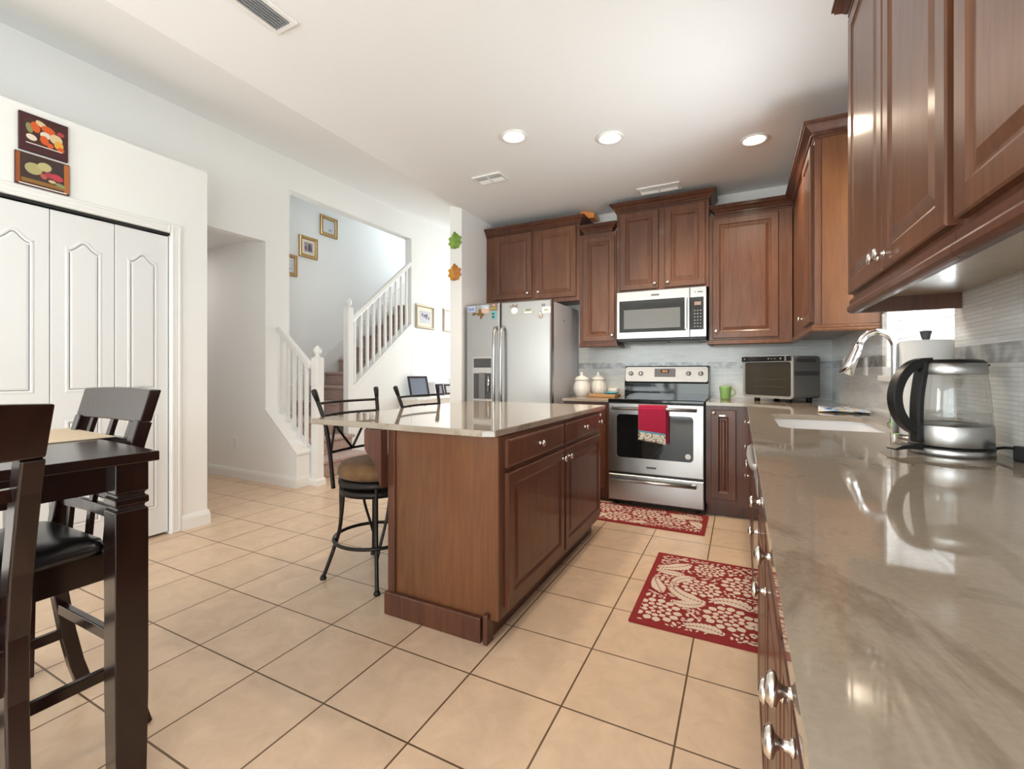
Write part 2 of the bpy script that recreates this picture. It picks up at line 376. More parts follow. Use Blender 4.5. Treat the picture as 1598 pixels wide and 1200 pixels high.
def thing(name, label, cat, loc=(0, 0, 0), rz=0.0, group=None, local=False):
    o = bpy.data.objects.new(name, None); COL.objects.link(o); o.empty_display_size = 0.05
    o.location = loc; o.rotation_euler = (0, 0, rz); o['label'] = label; o['category'] = cat
    o['_o'] = (0.0, 0.0, 0.0) if local else tuple(float(c) for c in loc)
    if group: o['group'] = group
    return o
def tag(o, label, cat, group=None):
    o['label'] = label; o['category'] = cat
    if group: o['group'] = group
    return o
def structure(o): o['kind'] = 'structure'; return o
def solo(mb, name, m, label, cat, loc, group=None, **kw):
    o = mb.build(name, m, None, off=loc, **kw); o.location = loc; return tag(o, label, cat, group)
def copy_thing(root, loc, rz, label, group=None):
    r = root.copy(); COL.objects.link(r); r.location = loc; r.rotation_euler = (0, 0, rz); r['label'] = label
    if group: r['group'] = group
    def rec(a, b):
        for ch in list(a.children):
            if ch.name in made: continue
            c = ch.copy(); made.add(c.name); COL.objects.link(c); c.parent = b; rec(ch, c)
    made = set(); rec(root, r); return r

# ------------------------------------------------------------------ the room
XR, YB, ZC = 1.24, 3.22, 2.78            # right wall, back wall, kitchen ceiling
XW = -3.80                                # far left wall with the hall and stair openings
XC = -3.03                                # closet front
ZT = 3.46
structure(MB().box(-6.6, 1.4, -4.7, 6.4, -0.1, 0).build('floor', 'tile'))
structure(MB().box(-1.93, 1.42, -4.75, 3.4, ZC, ZC+0.1).build('ceiling', 'ceil'))
fr = frame((0, -4.75, 0), (1, 0, 0), (0, 0, 1))
structure(MB().prism([(-1.93, ZC), (-1.93, ZC+0.1), (XW-0.14, ZT+0.15), (XW-0.14, ZT+0.05)], fr, 0, -11.2).build('ceiling_slope', 'ceil'))
structure(MB().box(-6.6, XW-0.1, -0.2, 1.6, 2.52, 2.6).build('ceiling_hall', 'ceil'))
structure(MB().box(-1.95, 1.4, YB, YB+0.12, 0, ZC).build('wall_back', 'wall'))
# right wall with the sink window opening
WY0, WY1, WZ0, WZ1 = 0.745, 1.625, 1.115, 2.20
structure(MB().cells([-4.7, -4.4, -2.2, WY0, WY1, YB+0.1], [0, WZ0, 2.1, WZ1, ZC], lambda y, z: not ((WY0 < y < WY1 and WZ0 < z < WZ1) or (-4.4 < y < -2.2 and z < 2.1)), FE(XR), 0, 0.16).build('wall_right', 'wall'))
structure(MB().box(-2.075, -1.935, 2.40, 6.3, 0, 2.86).build('wall_pillar', 'wall'))
# far left wall: hall opening and stair opening
structure(MB().cells([-4.7, 0.30, 1.58, 1.86, 3.94, 6.4], [0, 2.49, 3.12, ZT+0.12],
    lambda y, z: not ((0.30 < y < 1.58 and z < 2.49) or (1.86 < y < 3.94 and z < 3.12)), FE(XW), -0.12, 0).build('wall_left', 'wall'))
structure(MB().box(-6.6, XW-0.1195, 1.58, 1.78, 0, 3.3).build('wall_hall', 'wall'))
structure(MB().box(-6.6, -6.5, -0.3, 1.6, 0, 2.6).build('wall_hall_end', 'wall'))
structure(MB().box(-6.6, XW-0.1, 0.20, 0.30, 0, 2.6).build('wall_hall_near', 'wall'))
structure(MB().box(-4.87, -4.75, 1.78, 6.4, 0, 4.9).build('wall_stair', 'wall'))
structure(MB().box(-4.87, XW, 1.6, 6.4, 4.8, 4.9).build('ceiling_stair', 'ceil'))
structure(MB().box(-4.75, XW-0.12, 1.62, 1.78, 3.3, 4.8).build('wall_stair_near', 'wall'))
structure(MB().box(XW-0.12, XW-0.02, 1.62, 6.4, ZT+0.1, 4.8).build('wall_stair_upper', 'wall'))
# wall at the end of the living area with a window added for light, and a window lighting the stair
structure(MB().cells([-4.87, -4.7, -3.95, -3.75, -2.3, -1.9], [0, 0.7, 2.3, 3.15, 4.25, 4.9],
    lambda x, z: not ((-4.7 < x < -3.95 and 3.15 < z < 4.25) or (-3.75 < x < -2.3 and 0.7 < z < 2.3)), FS(6.3), -0.1, 0).build('wall_far', 'wall'))
# closet box
structure(MB().cells([-2.75, -0.95, 0.305, 0.557], [0, 2.125, 2.65], lambda y, z: not (-0.95 < y < 0.305 and z < 2.125), FE(XC), -0.10, 0).build('wall_closet', 'wall'))
structure(MB().box(XW, XC-0.1, 0.457, 0.557, 0, 2.65).build('wall_closet_side', 'wall'))
structure(MB().box(XW, XC-0.1, -2.75, 0.457, 2.55, 2.65).build('ceiling_closet', 'ceil'))
structure(MB().box(XW, XC-0.1, -2.75, -2.65, 0, 2.55).build('wall_closet_near', 'wall'))
# rear of the room: side window added for light, and patio door
structure(MB().cells([-4.7, -4.3, -2.75], [0, 0.6, 2.1, 3.3], lambda y, z: z < 0.6 or z > 2.1 or y < -4.3, FE(XC), -0.10, 0).build('wall_side', 'wall'))
structure(MB().cells([-3.13, -2.45, 0.65, 1.40], [0, 2.1, 3.3], lambda x, z: not (-2.45 < x < 0.65 and z < 2.1), FS(-4.6), -0.12, 0).build('wall_rear', 'wall'))
def window(name, fr, u0, u1, v0, v1, mull, depth=0.06):
    mb = MB(); f = 0.05
    mb.fbox(fr, u0, u0+f, v0, v1, 0, depth).fbox(fr, u1-f, u1, v0, v1, 0, depth).fbox(fr, u0+f, u1-f, v0, v0+f, 0, depth).fbox(fr, u0+f, u1-f, v1-f, v1, 0, depth)
    for (a, b, c, d) in mull: mb.fbox(fr, a, b, c, d, 0.005, depth-0.005)
    o = structure(mb.build(name, 'trim'))
    p = MB().fbox(fr, u0+f, u1-f, v0+f, v1-f, depth*0.45, depth*0.55).build('window_pane', 'pane', o); p['kind'] = 'structure'; return o
window('window_1', FE(XR+0.085), WY0+0.001, WY1-0.001, WZ0+0.012, WZ1-0.001, [(WY0+0.05, WY1-0.05, 1.64, 1.68)])
window('window_2_added', FE(XC-0.09), -4.299, -2.751, 0.601, 2.099, [(-3.55, -3.5, 0.65, 2.05)])  # out-of-view window added to let the side fill in
window('window_3_added', FS(6.36), -3.749, -2.301, 0.701, 2.299, [(-3.05, -3.0, 0.75, 2.25)])  # hidden window added to let the living area fill in
window('window_4', FS(6.36), -4.699, -3.951, 3.151, 4.249, [])
window('door_6', FE(XR+0.03), -4.399, -2.201, 0.001, 2.099, [(-3.34, -3.26, 0.05, 2.05)])  # out-of-view glass door added to let its fill in
window('door_1', FS(-4.63), -2.449, 0.649, 0.001, 2.099, [(-0.95, -0.87, 0.05, 2.05)])
structure(MB().box(XR-0.035, XR+0.085, WY0-0.03, WY1+0.03, WZ0-0.018, WZ0+0.012).build('trim_sill', 'trim', bevel=0.004))
structure(MB().box(-60, 60, -60, 60, -0.22, -0.15).build('ground', 'grass'))
structure(MB().box(-5, 2.5, -8, -4.85, -0.15, -0.06).build('patio', 'soil'))
# backsplash
structure(MB().box(-0.985, XR-0.012, YB-0.012, YB, 0.905, 1.42).build('trim_backsplash_back', 'mosx'))
structure(MB().cells([-1.42, WY0, WY1, YB-0.012], [0.905, WZ0-0.018, 1.46], lambda y, z: not (WY0 < y < WY1 and z > WZ0-0.018), FW(XR), 0, 0.012).v and
          (lambda mb: mb.cells([-YB+0.012, -WY1-0.03, -WY0+0.03, 1.42], [0.905, WZ0-0.018, 1.46], lambda y, z: not (-WY1-0.03 < y < -WY0+0.03 and z > WZ0-0.018), FW(XR), 0, 0.012))(MB()).build('trim_backsplash_right', 'mosy'))
# skirting boards
BASE = [(0, 0), (0.016, 0), (0.016, 0.075), (0.011, 0.095), (0.006, 0.108), (0, 0.108)]
structure(MB().sweep(BASE, [(-3.33, 1.76, 0), (-3.33, 1.58, 0), (-6.5, 1.58, 0)][::-1]).build('baseboard_hall', 'trim'))
structure(MB().sweep(BASE, [(XC, 0.372, 0), (XC, 0.557, 0), (XW, 0.557, 0)]).build('baseboard_closet', 'trim'))
structure(MB().sweep(BASE, [(XW, 3.96, 0), (XW, 6.3, 0)]).build('baseboard_left', 'trim'))
# closet casing
CAS = MB(); f = FE(XC)
CAS.panel(f, 0.305, 0.372, 0, 2.192, 0.010, [(0, 0), (0.006, 0.006), (0.018, 0.006), (0.022, 0.002), (0.028, 0.004)])
CAS.panel(f, -1.02, -0.95, 0, 2.192, 0.010, [(0, 0), (0.006, 0.006), (0.018, 0.006), (0.022, 0.002), (0.028, 0.004)])
CAS.panel(f, -0.95, 0.305, 2.125, 2.192, 0.010, [(0, 0), (0.006, 0.006), (0.018, 0.006), (0.022, 0.002), (0.028, 0.004)])
structure(CAS.build('trim_closet_casing', 'trim'))
structure(MB().box(XC-0.06, XC-0.005, -0.95, 0.305, 2.108, 2.124).build('trim_closet_track', 'black'))

# closet bifold leaves
def inset(poly, d):
    n = len(poly); out = []
    for i in range(n):
        a, b, c = [V(*poly[(i+k) % n], 0) for k in (-1, 0, 1)]
        e1 = (b-a).normalized(); e2 = (c-b).normalized(); n1 = V(-e1.y, e1.x, 0); n2 = V(-e2.y, e2.x, 0)
        m = (n1+n2).normalized(); m *= d/max(0.4, m.dot(n1)); out.append((b.x+m.x, b.y+m.y))
    return out
def moulded(mb, poly, fr, w):
    prev = None
    for d, h in ((0, 0), (0.006, 0.003), (0.013, 0.003), (0.020, 0.0), (0.023, 0.0), (0.034, 0.003)):
        cur = [fr(u, v, w+h) for u, v in (inset(poly, d) if d else poly)]; n = len(cur)
        if prev: mb.add(prev+cur, [(i, (i+1) % n, n+(i+1) % n, n+i) for i in range(n)])
        prev = cur
    mb.add(prev, [tuple(range(len(prev)))])
def arch(u0, u1, v0, v1, rise):
    p = [(u0, v0), (u1, v0), (u1, v1)]; n = 22
    for k in range(1, n): t = k/n; q = min(1, max(0, (abs(2*t-1)-0.10)/0.72)); p.append((u1+(u0-u1)*t, v1+rise*(1-q*q*(3-2*q))))
    return p+[(u0, v1)]
edges = [-0.945, -0.635, -0.327, -0.013, 0.300]
f = FE(XC-0.048)
for i in range(4):
    a, b = edges[i]+0.002, edges[i+1]-0.002
    mb = MB().panel(f, a, b, 0.02, 2.100, 0.034, [(0, -0.003), (0.003, 0)])
    s_ = 0.065
    moulded(mb, arch(a+s_, b-s_, 1.02, 1.90, 0.050), f, 0.034)
    moulded(mb, [(a+s_, 0.20), (b-s_, 0.20), (b-s_, 0.86), (a+s_, 0.86)], f, 0.034)
    d = structure(mb.build('door_%d' % (i+2), 'door'))
    if i in (1, 2):
        kk = MB().lathe([(0.006, 0), (0.006, 0.012), (0.016, 0.018), (0.017, 0.026), (0.010, 0.033), (0.0, 0.034)], (XC-0.014, -0.17 if i == 2 else -0.48, 0.82), (1, 0, 0), 16).build('knob', 'pewter', d)
# knee wall, its cap and the under-stair wall
fk = frame((0, 1.58, 0), (1, 0, 0), (0, 0, 1))
structure(MB().prism([(XW, 0), (-3.33, 0), (-3.33, 0.335), (XW, 0.745)], fk, 0, -0.18).build('wall_knee', 'wall'))
structure(MB().prism([(-3.315, 0.322), (-3.315, 0.345), (XW, 0.770), (XW, 0.745)], fk, 0.012, -0.20).build('trim_knee_cap', 'trim', bevel=0.003))
fu = frame((XW, 0, 0), (0, 1, 0), (0, 0, 1))
structure(MB().prism([(2.74, 0), (3.94, 0), (3.94, 1.80), (2.74, 0.86)], fu, -0.10, -0.002).build('wall_understair', 'wall'))
structure(MB().prism([(2.74, 0.855), (3.94, 1.795), (3.94, 1.865), (2.74, 0.935)], fu, -0.12, 0.012).build('trim_stringer', 'trim'))
structure(MB().prism([(2.60, 0.72), (2.60, 0.95), (5.4, 3.06), (5.4, 2.83)], frame((-4.748, 0, 0), (0, 1, 0), (0, 0, 1)), 0, 0.018).build('trim_skirt', 'trim'))

# ------------------------------------------------------------------ stairs
st = thing('staircase', 'mauve carpeted staircase turning up behind the white balustrade', 'stairs', (-4.2, 2.3, 0))
def step(x0, x1, y0, y1, z0, z1, nose):
    mb = MB()
    mb.box(x0, x1, y0, y1, z0, z1-0.04)
    nx, ny = nose
    mb.box(x0+min(nx, 0), x1+max(nx, 0), y0+min(ny, 0), y1+max(ny, 0), z1-0.04, z1)
    mb.build('step', 'carpet', st, bevel=0.012)
H = 0.19
step(-3.68, -3.42, 1.80, 2.655, 0, H, (0.025, 0.02))
step(-3.94, -3.68, 1.865, 2.655, 0, 2*H, (0.025, 0.02))
step(-4.74, -3.94, 1.865, 2.665, 0, 3*H, (0.025, 0))
for k in range(1, 10):
    y = 2.665+0.251*(k-1); step(-4.725, -3.94, y, y+0.251+0.02, 0.57+H*(k-1)-0.12, 0.57+H*k, (0, -0.02))

def newel(mb, x, y, z0, z1, s=0.088):
    h = s/2; mb.box(x-h, x+h, y-h, y+h, z0, z1)
def newel_cap(x, y, z):
    return MB().lathe([(0.030, 0), (0.034, 0.008), (0.020, 0.016), (0.018, 0.024), (0.034, 0.040), (0.043, 0.062), (0.038, 0.084), (0.022, 0.104), (0.006, 0.118), (0, 0.120)], (x, y, z), n=20)
rl = thing('stair_railing', 'short white lower stair railing on sloped knee wall with ball topped newel', 'railing', (-3.27, 1.74, 0), group=None)
mb = MB(); newel(mb, -3.265, 1.775, 0.0, 1.29); p = mb.build('newel_post', 'trim', rl, bevel=0.006)
newel_cap(-3.265, 1.775, 1.29).build('ball_cap', 'trim', p)
MB().sweep([(0, 0), (0.014, 0), (0.014, 0.05), (0.004, 0.07), (0, 0.07)], [(-3.309, 1.731, 0), (-3.221, 1.731, 0), (-3.221, 1.819, 0), (-3.309, 1.819, 0)], True).build('plinth', 'trim', p)
MB().bar((-3.30, 1.725, 1.195), (-3.79, 1.725, 1.605), 0.055, 0.06).build('handrail', 'trim', rl, bevel=0.012)
for k in range(5):
    x = -3.365-0.092*k; zb = 0.355+(-3.33-x)*0.87; zt = 1.19+(-3.30-x)*0.836
    MB().box(x-0.016, x+0.016, 1.709, 1.741, zb, zt).build('baluster', 'trim', rl, bevel=0.003)
ru = thing('stair_railing', 'long white upper stair railing rising across the stair opening', 'railing', (XW, 2.70, 0.1))
mb = MB(); newel(mb, XW+0.0, 2.705, 0.30, 1.945); p = mb.build('newel_post', 'trim', ru, bevel=0.006)
newel_cap(XW, 2.705, 1.945).build('ball_cap', 'trim', p)
MB().bar((XW-0.02, 2.745, 1.775), (XW-0.02, 3.935, 2.755), 0.055, 0.065).build('handrail', 'trim', ru, bevel=0.012)
for k in range(10):
    y = 2.825+0.1135*k; zb = 0.915+(y-2.74)*0.783; zt = 1.745+(y-2.745)*0.8235
    MB().box(XW-0.036, XW-0.004, y-0.016, y+0.016, zb, zt).build('baluster', 'trim', ru, bevel=0.003)

# ------------------------------------------------------------------ ceiling fittings
LIGHTS = [(-0.848, 1.365, 'recessed ceiling light farthest from the right hand cabinets'), (-0.261, 1.689, 'recessed ceiling light in the middle of the row of three'), (0.631, 2.182, 'recessed ceiling light closest to the corner wall cabinet')]
l0 = thing('recessed_light', LIGHTS[0][2], 'ceiling light', (LIGHTS[0][0], LIGHTS[0][1], ZC), group='lit recessed lights over the kitchen', local=True)
MB().lathe([(0.068, -0.001), (0.088, -0.001), (0.092, -0.006), (0.086, -0.012), (0.070, -0.010), (0.068, -0.001)], n=32).build('trim_ring', 'trim', l0)
MB().lathe([(0.0, -0.018), (0.035, -0.016), (0.058, -0.009), (0.067, -0.002), (0.067, -0.0005), (0.0, -0.0005)], n=32).build('bulb', 'bulb', l0)
for i, (x, y, lb) in enumerate(LIGHTS):
    if i: copy_thing(l0, (x, y, ZC), 0, lb)
    d = bpy.data.lights.new('recessed_lamp', 'SPOT'); d.energy = 62; d.color = (1.0, 0.83, 0.62); d.spot_size = 2.6; d.spot_blend = 0.7; d.shadow_soft_size = 0.07
    o = bpy.data.objects.new('recessed_lamp', d); o.location = (x, y, ZC-0.03); COL.objects.link(o)
def vent(x, y, sx, sy, label, dark=False, along='x'):
    t_ = thing('ceiling_vent', label, 'vent', (x, y, ZC), group='ceiling air vents')
    mb = MB(); z0, z1 = ZC-0.012, ZC-0.0005; b = 0.022
    mb.box(x-sx/2, x+sx/2, y-sy/2, y-sy/2+b, z0, z1).box(x-sx/2, x+sx/2, y+sy/2-b, y+sy/2, z0, z1)
    mb.box(x-sx/2, x-sx/2+b, y-sy/2+b, y+sy/2-b, z0, z1).box(x+sx/2-b, x+sx/2, y-sy/2+b, y+sy/2-b, z0, z1)
    mb.build('frame', 'trim', t_, bevel=0.002)
    MB().box(x-sx/2+b, x+sx/2-b, y-sy/2+b, y+sy/2-b, ZC-0.002, ZC-0.0004).build('backing', 'greyd' if dark else 'grey', t_)
    n = 6; ax = along == 'x'
    for i in range(n):
        q = (i+0.5)/n
        if ax:
            yy = y-sy/2+b+(sy-2*b)*q; mb = MB().bar((x-sx/2+b, yy, ZC-0.008), (x+sx/2-b, yy, ZC-0.008), 0.002, 0.016, (0, 0.6 if i < n/2 else -0.6, 1))
        else:
            xx = x-sx/2+b+(sx-2*b)*q; mb = MB().bar((xx, y-sy/2+b, ZC-0.008), (xx, y+sy/2-b, ZC-0.008), 0.002, 0.016, (0.6, 0, 1))
        mb.build('slat', 'grey' if dark else 'trim', t_)
    MB().box(x-0.006, x+0.006, y-sy/2+b, y+sy/2-b, ZC-0.014, ZC-0.004).build('bar', 'trim', t_) if ax else None
vent(-1.33, 1.90, 0.27, 0.17, 'white ceiling vent beyond the farthest recessed light')
vent(-0.10, 2.78, 0.36, 0.17, 'white ceiling vent just above the microwave cabinet')
vent(-1.36, -0.20, 0.14, 0.34, 'dark louvred ceiling vent cut by the upper edge of the picture', True, 'y')

# ------------------------------------------------------------------ cabinets
RP = [(0, -0.004), (0.004, 0), (0.052, 0), (0.056, -0.004), (0.064, -0.008), (0.070, -0.008), (0.094, -0.001)]
SLAB = [(0, -0.006), (0.003, -0.003), (0.010, 0)]
def knob(fr, u, v, w, parent, m='nickel'):
    return MB().lathe([(0.009, 0), (0.009, 0.003), (0.0055, 0.005), (0.005, 0.013), (0.008, 0.017), (0.0155, 0.020), (0.016, 0.0235), (0.012, 0.028), (0.0, 0.030)], fr(u, v, w), fr.w, 18).build('knob', m, parent)
def door(parent, fr, u0, u1, v0, v1, kn=None, m='cherry', name='door', rings=RP, w=0.0):
    o = MB().panel(fr, u0, u1, v0, v1, 0.020, rings).build(name, m, parent) if w == 0 else MB().panel(frame(fr(0, 0, w), fr.u, fr.v), u0, u1, v0, v1, 0.020, rings).build(name, m, parent)
    if kn: knob(fr, kn[0], kn[1], w+0.020, o)
    return o
CROWN = [(0, 0), (0.006, 0), (0.006, 0.012), (0.014, 0.014), (0.014, 0.030), (0.020, 0.034), (0.030, 0.048), (0.044, 0.060), (0.052, 0.066), (0.052, 0.074), (0.060, 0.078), (0.060, 0.088), (0, 0.088)]
RAIL = [(0, 0), (0.004, 0), (0.010, -0.006), (0.010, -0.018), (0.016, -0.024), (0.016, -0.034), (0.010, -0.040), (0.004, -0.042), (-0.012, -0.042), (-0.012, 0)]
def dentil(mb, p0, p1, out, z):
    p0 = V(*p0); p1 = V(*p1); L = (p1-p0).length; d = (p1-p0).normalized(); o = V(*out); n = int(L/0.018)
    for i in range(n):
        a = p0+d*(L*(i+0.25)/n)+o*0.014; mb.bar(a+V(0, 0, z), a+d*(L/n*0.55)+V(0, 0, z), 0.010, 0.012)
UB = 1.385                                  # underside of wall cabinets
YF = 2.90                                   # face plane of the back wall cabinets
F = FS(YF)
def upper(name, label, x0, x1, z0, z1, loc):
    t_ = thing(name, label, 'cabinet', loc); return t_
# above the refrigerator
c = thing('wall_cabinet', 'two-door cherry wall cabinet above the refrigerator', 'cabinet', (-1.40, 3.05, 1.85))
MB().box(-1.93, -0.872, YF, YB-0.014, 1.855, 2.615).build('body', 'cherry', c)
door(c, F, -1.835, -1.385, 1.915, 2.60, (-1.425, 1.965)); door(c, F, -1.345, -0.905, 1.895, 2.60, (-1.305, 1.965))
mb = MB().sweep(CROWN, [(-1.93, YF, 2.60), (-0.872, YF, 2.60), (-0.872, YB-0.014, 2.60)]); dentil(mb, (-1.93, YF, 2.60), (-0.87, YF, 2.60), (0, -1, 0), 0.022); mb.build('crown_molding', 'crown', c)
# narrow
c = thing('wall_cabinet', 'narrow single-door cherry wall cabinet between refrigerator and microwave', 'cabinet', (-0.69, 3.05, 1.38))
MB().box(-0.870, -0.508, YF, YB-0.014, UB+0.04, 2.49).build('body', 'cherry', c)
door(c, F, -0.835, -0.520, UB+0.055, 2.455, (-0.545, 1.49))
mb = MB().sweep(CROWN, [(-0.812, YF+0.06, 2.485), (-0.812, YF-0.002, 2.485), (-0.555, YF-0.002, 2.485), (-0.555, YF+0.06, 2.485)]); dentil(mb, (-0.81, YF-0.002, 2.485), (-0.556, YF-0.002, 2.485), (0, -1, 0), 0.022); mb.build('crown_molding', 'crown', c)
MB().sweep(RAIL, [(-0.870, YF, UB+0.04), (-0.510, YF, UB+0.04), (-0.510, YB-0.02, UB+0.04)]).build('light_rail', 'crown', c)
# over the microwave
c = thing('wall_cabinet', 'tall-crowned two-door cherry wall cabinet over the microwave', 'cabinet', (-0.10, 3.05, 1.9))
MB().box(-0.503, 0.298, YF, YB-0.014, 1.89, 2.66).build('body', 'cherry', c)
door(c, F, -0.472, -0.122, 1.91, 2.635, (-0.155, 1.953)); door(c, F, -0.065, 0.272, 1.91, 2.635, (-0.040, 1.953))
mb = MB().sweep(CROWN, [(-0.503, YB-0.014, 2.645), (-0.503, YF, 2.645), (0.298, YF, 2.645), (0.298, YB-0.014, 2.645)]); dentil(mb, (-0.503, YF, 2.645), (0.298, YF, 2.645), (0, -1, 0), 0.022); mb.build('crown_molding', 'crown', c)
# right of the microwave and round the corner (one crown runs over both)
c = thing('wall_cabinet', 'wide single-door cherry wall cabinet above the toaster oven', 'cabinet', (0.6, 3.05, 1.38))
MB().box(0.302, 0.918, YF, YB-0.014, UB+0.035, 2.50).build('body', 'cherry', c)
door(c, F, 0.330, 0.822, UB+0.05, 2.465, (0.357, 1.49))
XU = 0.925                                  # face plane of the right wall cabinets
mb = MB().sweep(CROWN, [(0.362, YF+0.06, 2.485), (0.362, YF-0.002, 2.485), (XU-0.002, YF-0.002, 2.485)]); dentil(mb, (0.36, YF-0.002, 2.485), (XU-0.06, YF-0.002, 2.485), (0, -1, 0), 0.022); mb.build('crown_molding', 'crown', c)
MB().sweep(RAIL, [(0.302, YB-0.02, UB+0.035), (0.302, YF, UB+0.035), (XU, YF, UB+0.035)]).build('light_rail', 'cherry', c)
FWr = FW(XU)
c = thing('wall_cabinet', 'corner cherry wall cabinet with pale sunlit end panel beside the window', 'cabinet', (1.08, 2.2, 1.38))
MB().box(XU, XR-0.014, 1.685, YB-0.016, UB+0.03, 2.50).build('body', 'cherry', c)
MB().box(XU+0.035, XR-0.014, 1.679, 1.685, UB+0.03, 2.50).build('end_panel', 'panel', c)
door(c, FWr, -2.10, -1.71, UB+0.05, 2.465, (-2.07, 1.49)); 
mb = MB().sweep(CROWN, [(XU, YF-0.06, 2.485), (XU, 1.68, 2.485), (XR-0.014, 1.68, 2.485)]); dentil(mb, (XU, YF-0.06, 2.485), (XU, 1.68, 2.485), (-1, 0, 0), 0.022); dentil(mb, (XU, 1.68, 2.485), (XR-0.02, 1.68, 2.485), (0, -1, 0), 0.022); mb.build('crown_molding', 'crown', c)
MB().sweep(RAIL, [(XU, YF-0.02, UB+0.035), (XU, 1.685, UB+0.035), (XR-0.014, 1.685, UB+0.035)]).build('light_rail', 'panel', c)
# near right wall cabinets
def near_upper(label, y0, y1, doors, side, zb=1.425, end=False):
    c = thing('wall_cabinet', label, 'cabinet', (1.08, (y0+y1)/2, 1.38))
    MB().box(XU, XR-0.014, y0+0.001, y1-0.001, zb, 2.50).build('body', 'cherry', c)
    MB().box(XU+0.02, XR-0.02, y0+0.002, y1-0.02, zb-0.004, zb-0.0005).build('underside', 'tan', c)
    for (a, b, kn) in doors: door(c, FWr, -b, -a, zb+0.012, 2.47, (-kn, zb+0.055) if kn is not None else None)
    path = [(XU, y1, 2.485), (XU, y0, 2.485)] if not end else [(XR-0.014, y1, 2.485), (XU, y1, 2.485), (XU, y0, 2.485)]
    MB().sweep(CROWN, path).build('crown_molding', 'crown', c)
    path = [(XU, y1, zb), (XU, y0, zb)] if not end else [(XR-0.014, y1, zb), (XU, y1, zb), (XU, y0, zb)]
    MB().sweep([(o, z*1.35) for o, z in RAIL], path).build('light_rail', 'crown', c)
near_upper('two-door cherry wall cabinet hanging over the glass kettle', -0.305, 0.66, [(0.178, 0.640, 0.205), (-0.285, 0.168, 0.140)], 1, end=True)
near_upper('cherry wall cabinet with one wide door nearest the camera', -1.15, -0.307, [(-1.10, -0.325, None)], 1)

# base cabinets on the back wall
CT, CU = 0.905, 0.879                       # worktop top and underside
YD = 2.50                                   # face plane of back base cabinets
def base_body(c, x0, x1, y0, y1, tx0, tx1, ty0, ty1, m='cherryd'):
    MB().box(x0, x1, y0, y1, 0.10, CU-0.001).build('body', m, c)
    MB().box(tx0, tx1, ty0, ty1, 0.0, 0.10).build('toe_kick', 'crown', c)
FD = FS(YD)
c = thing('base_cabinet', 'narrow cherry base cabinet between the refrigerator and range', 'cabinet', (-0.68, 2.85, 0))
base_body(c, -0.895, -0.475, YD, YB-0.014, -0.895, -0.475, YD+0.075, YB-0.014)
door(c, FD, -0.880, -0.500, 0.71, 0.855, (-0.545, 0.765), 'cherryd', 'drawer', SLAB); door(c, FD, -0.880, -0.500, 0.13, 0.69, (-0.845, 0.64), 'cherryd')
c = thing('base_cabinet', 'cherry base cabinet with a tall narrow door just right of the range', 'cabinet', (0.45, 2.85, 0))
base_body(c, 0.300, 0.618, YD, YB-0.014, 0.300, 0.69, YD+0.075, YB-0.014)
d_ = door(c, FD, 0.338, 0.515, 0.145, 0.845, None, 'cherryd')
knob(FD, 0.358, 0.82, 0.020, d_)
MB().fbox(FD, 0.397, 0.440, 0.795, 0.808, 0.0195, 0.0215).build('badge', 'silver', d_)
# base cabinets under the right run (face plane X=0.615)
XF = 0.617; FR = FW(XF)
def right_base(label, y0, y1): 
    c = thing('base_cabinet', label, 'cabinet', (0.93, (y0+y1)/2, 0))
    base_body(c, XF, XR-0.014, y0+0.001, y1-0.001, XF+0.075, XR-0.014, y0+0.001, y1-0.001); return c
c = right_base('cherry base cabinet nearest the camera under the right worktop', -1.40, -0.74)
door(c, FR, 0.755, 1.385, 0.797, 0.868, (0.985, 0.848), 'cherryd', 'drawer', SLAB)
door(c, FR, 0.755, 0.895, 0.125, 0.785, (0.805, 0.735), 'cherryd', rings=[(0, -0.004), (0.004, 0), (0.03, 0), (0.034, -0.006), (0.05, -0.001)]); door(c, FR, 0.902, 1.385, 0.125, 0.785, (0.940, 0.766), 'cherryd')
c = right_base('single-drawer cherry base cabinet second along from the camera', -0.738, -0.302)
door(c, FR, 0.315, 0.725, 0.765, 0.868, (0.60, 0.838), 'cherryd', 'drawer', SLAB); door(c, FR, 0.315, 0.725, 0.125, 0.75, (0.345, 0.672), 'cherryd')
c = right_base('cherry base cabinet with drawer directly beside the dishwasher', -0.30, 0.218)
door(c, FR, -0.205, 0.287, 0.700, 0.868, (0.04, 0.788), 'cherryd', 'drawer', SLAB); door(c, FR, -0.205, 0.287, 0.125, 0.69, (-0.17, 0.64), 'cherryd')
# dishwasher
dw = thing('dishwasher', 'dark dishwasher with grey control strip under the right worktop', 'dishwasher', (0.93, 0.51, 0))
MB().box(XF+0.01, XR-0.05, 0.221, 0.799, 0.10, CU-0.002).build('body', 'greyd', dw)
d_ = MB().panel(FW(XF+0.01), -0.797, -0.223, 0.11, 0.735, 0.030, [(0, -0.004), (0.004, 0)]).build('door', 'blackglass', dw)
MB().panel(FW(XF+0.01), -0.797, -0.223, 0.738, 0.868, 0.032, [(0, -0.004), (0.004, 0)]).build('control_panel', 'silver', dw)
MB().tube(spline([(XF-0.012, 0.262, 0.826), (XF-0.030, 0.285, 0.826), (XF-0.036, 0.40, 0.826), (XF-0.038, 0.51, 0.826), (XF-0.036, 0.62, 0.826), (XF-0.030, 0.735, 0.826), (XF-0.012, 0.758, 0.826)], 3), 0.012, 10).build('handle', 'silver', d_)
MB().box(XF+0.08, XR-0.1, 0.224, 0.796, 0, 0.10).build('toe_kick', 'black', dw)
c = thing('base_cabinet', 'cherry sink base cabinet under the window', 'cabinet', (0.93, 1.2, 0))
XS = XF
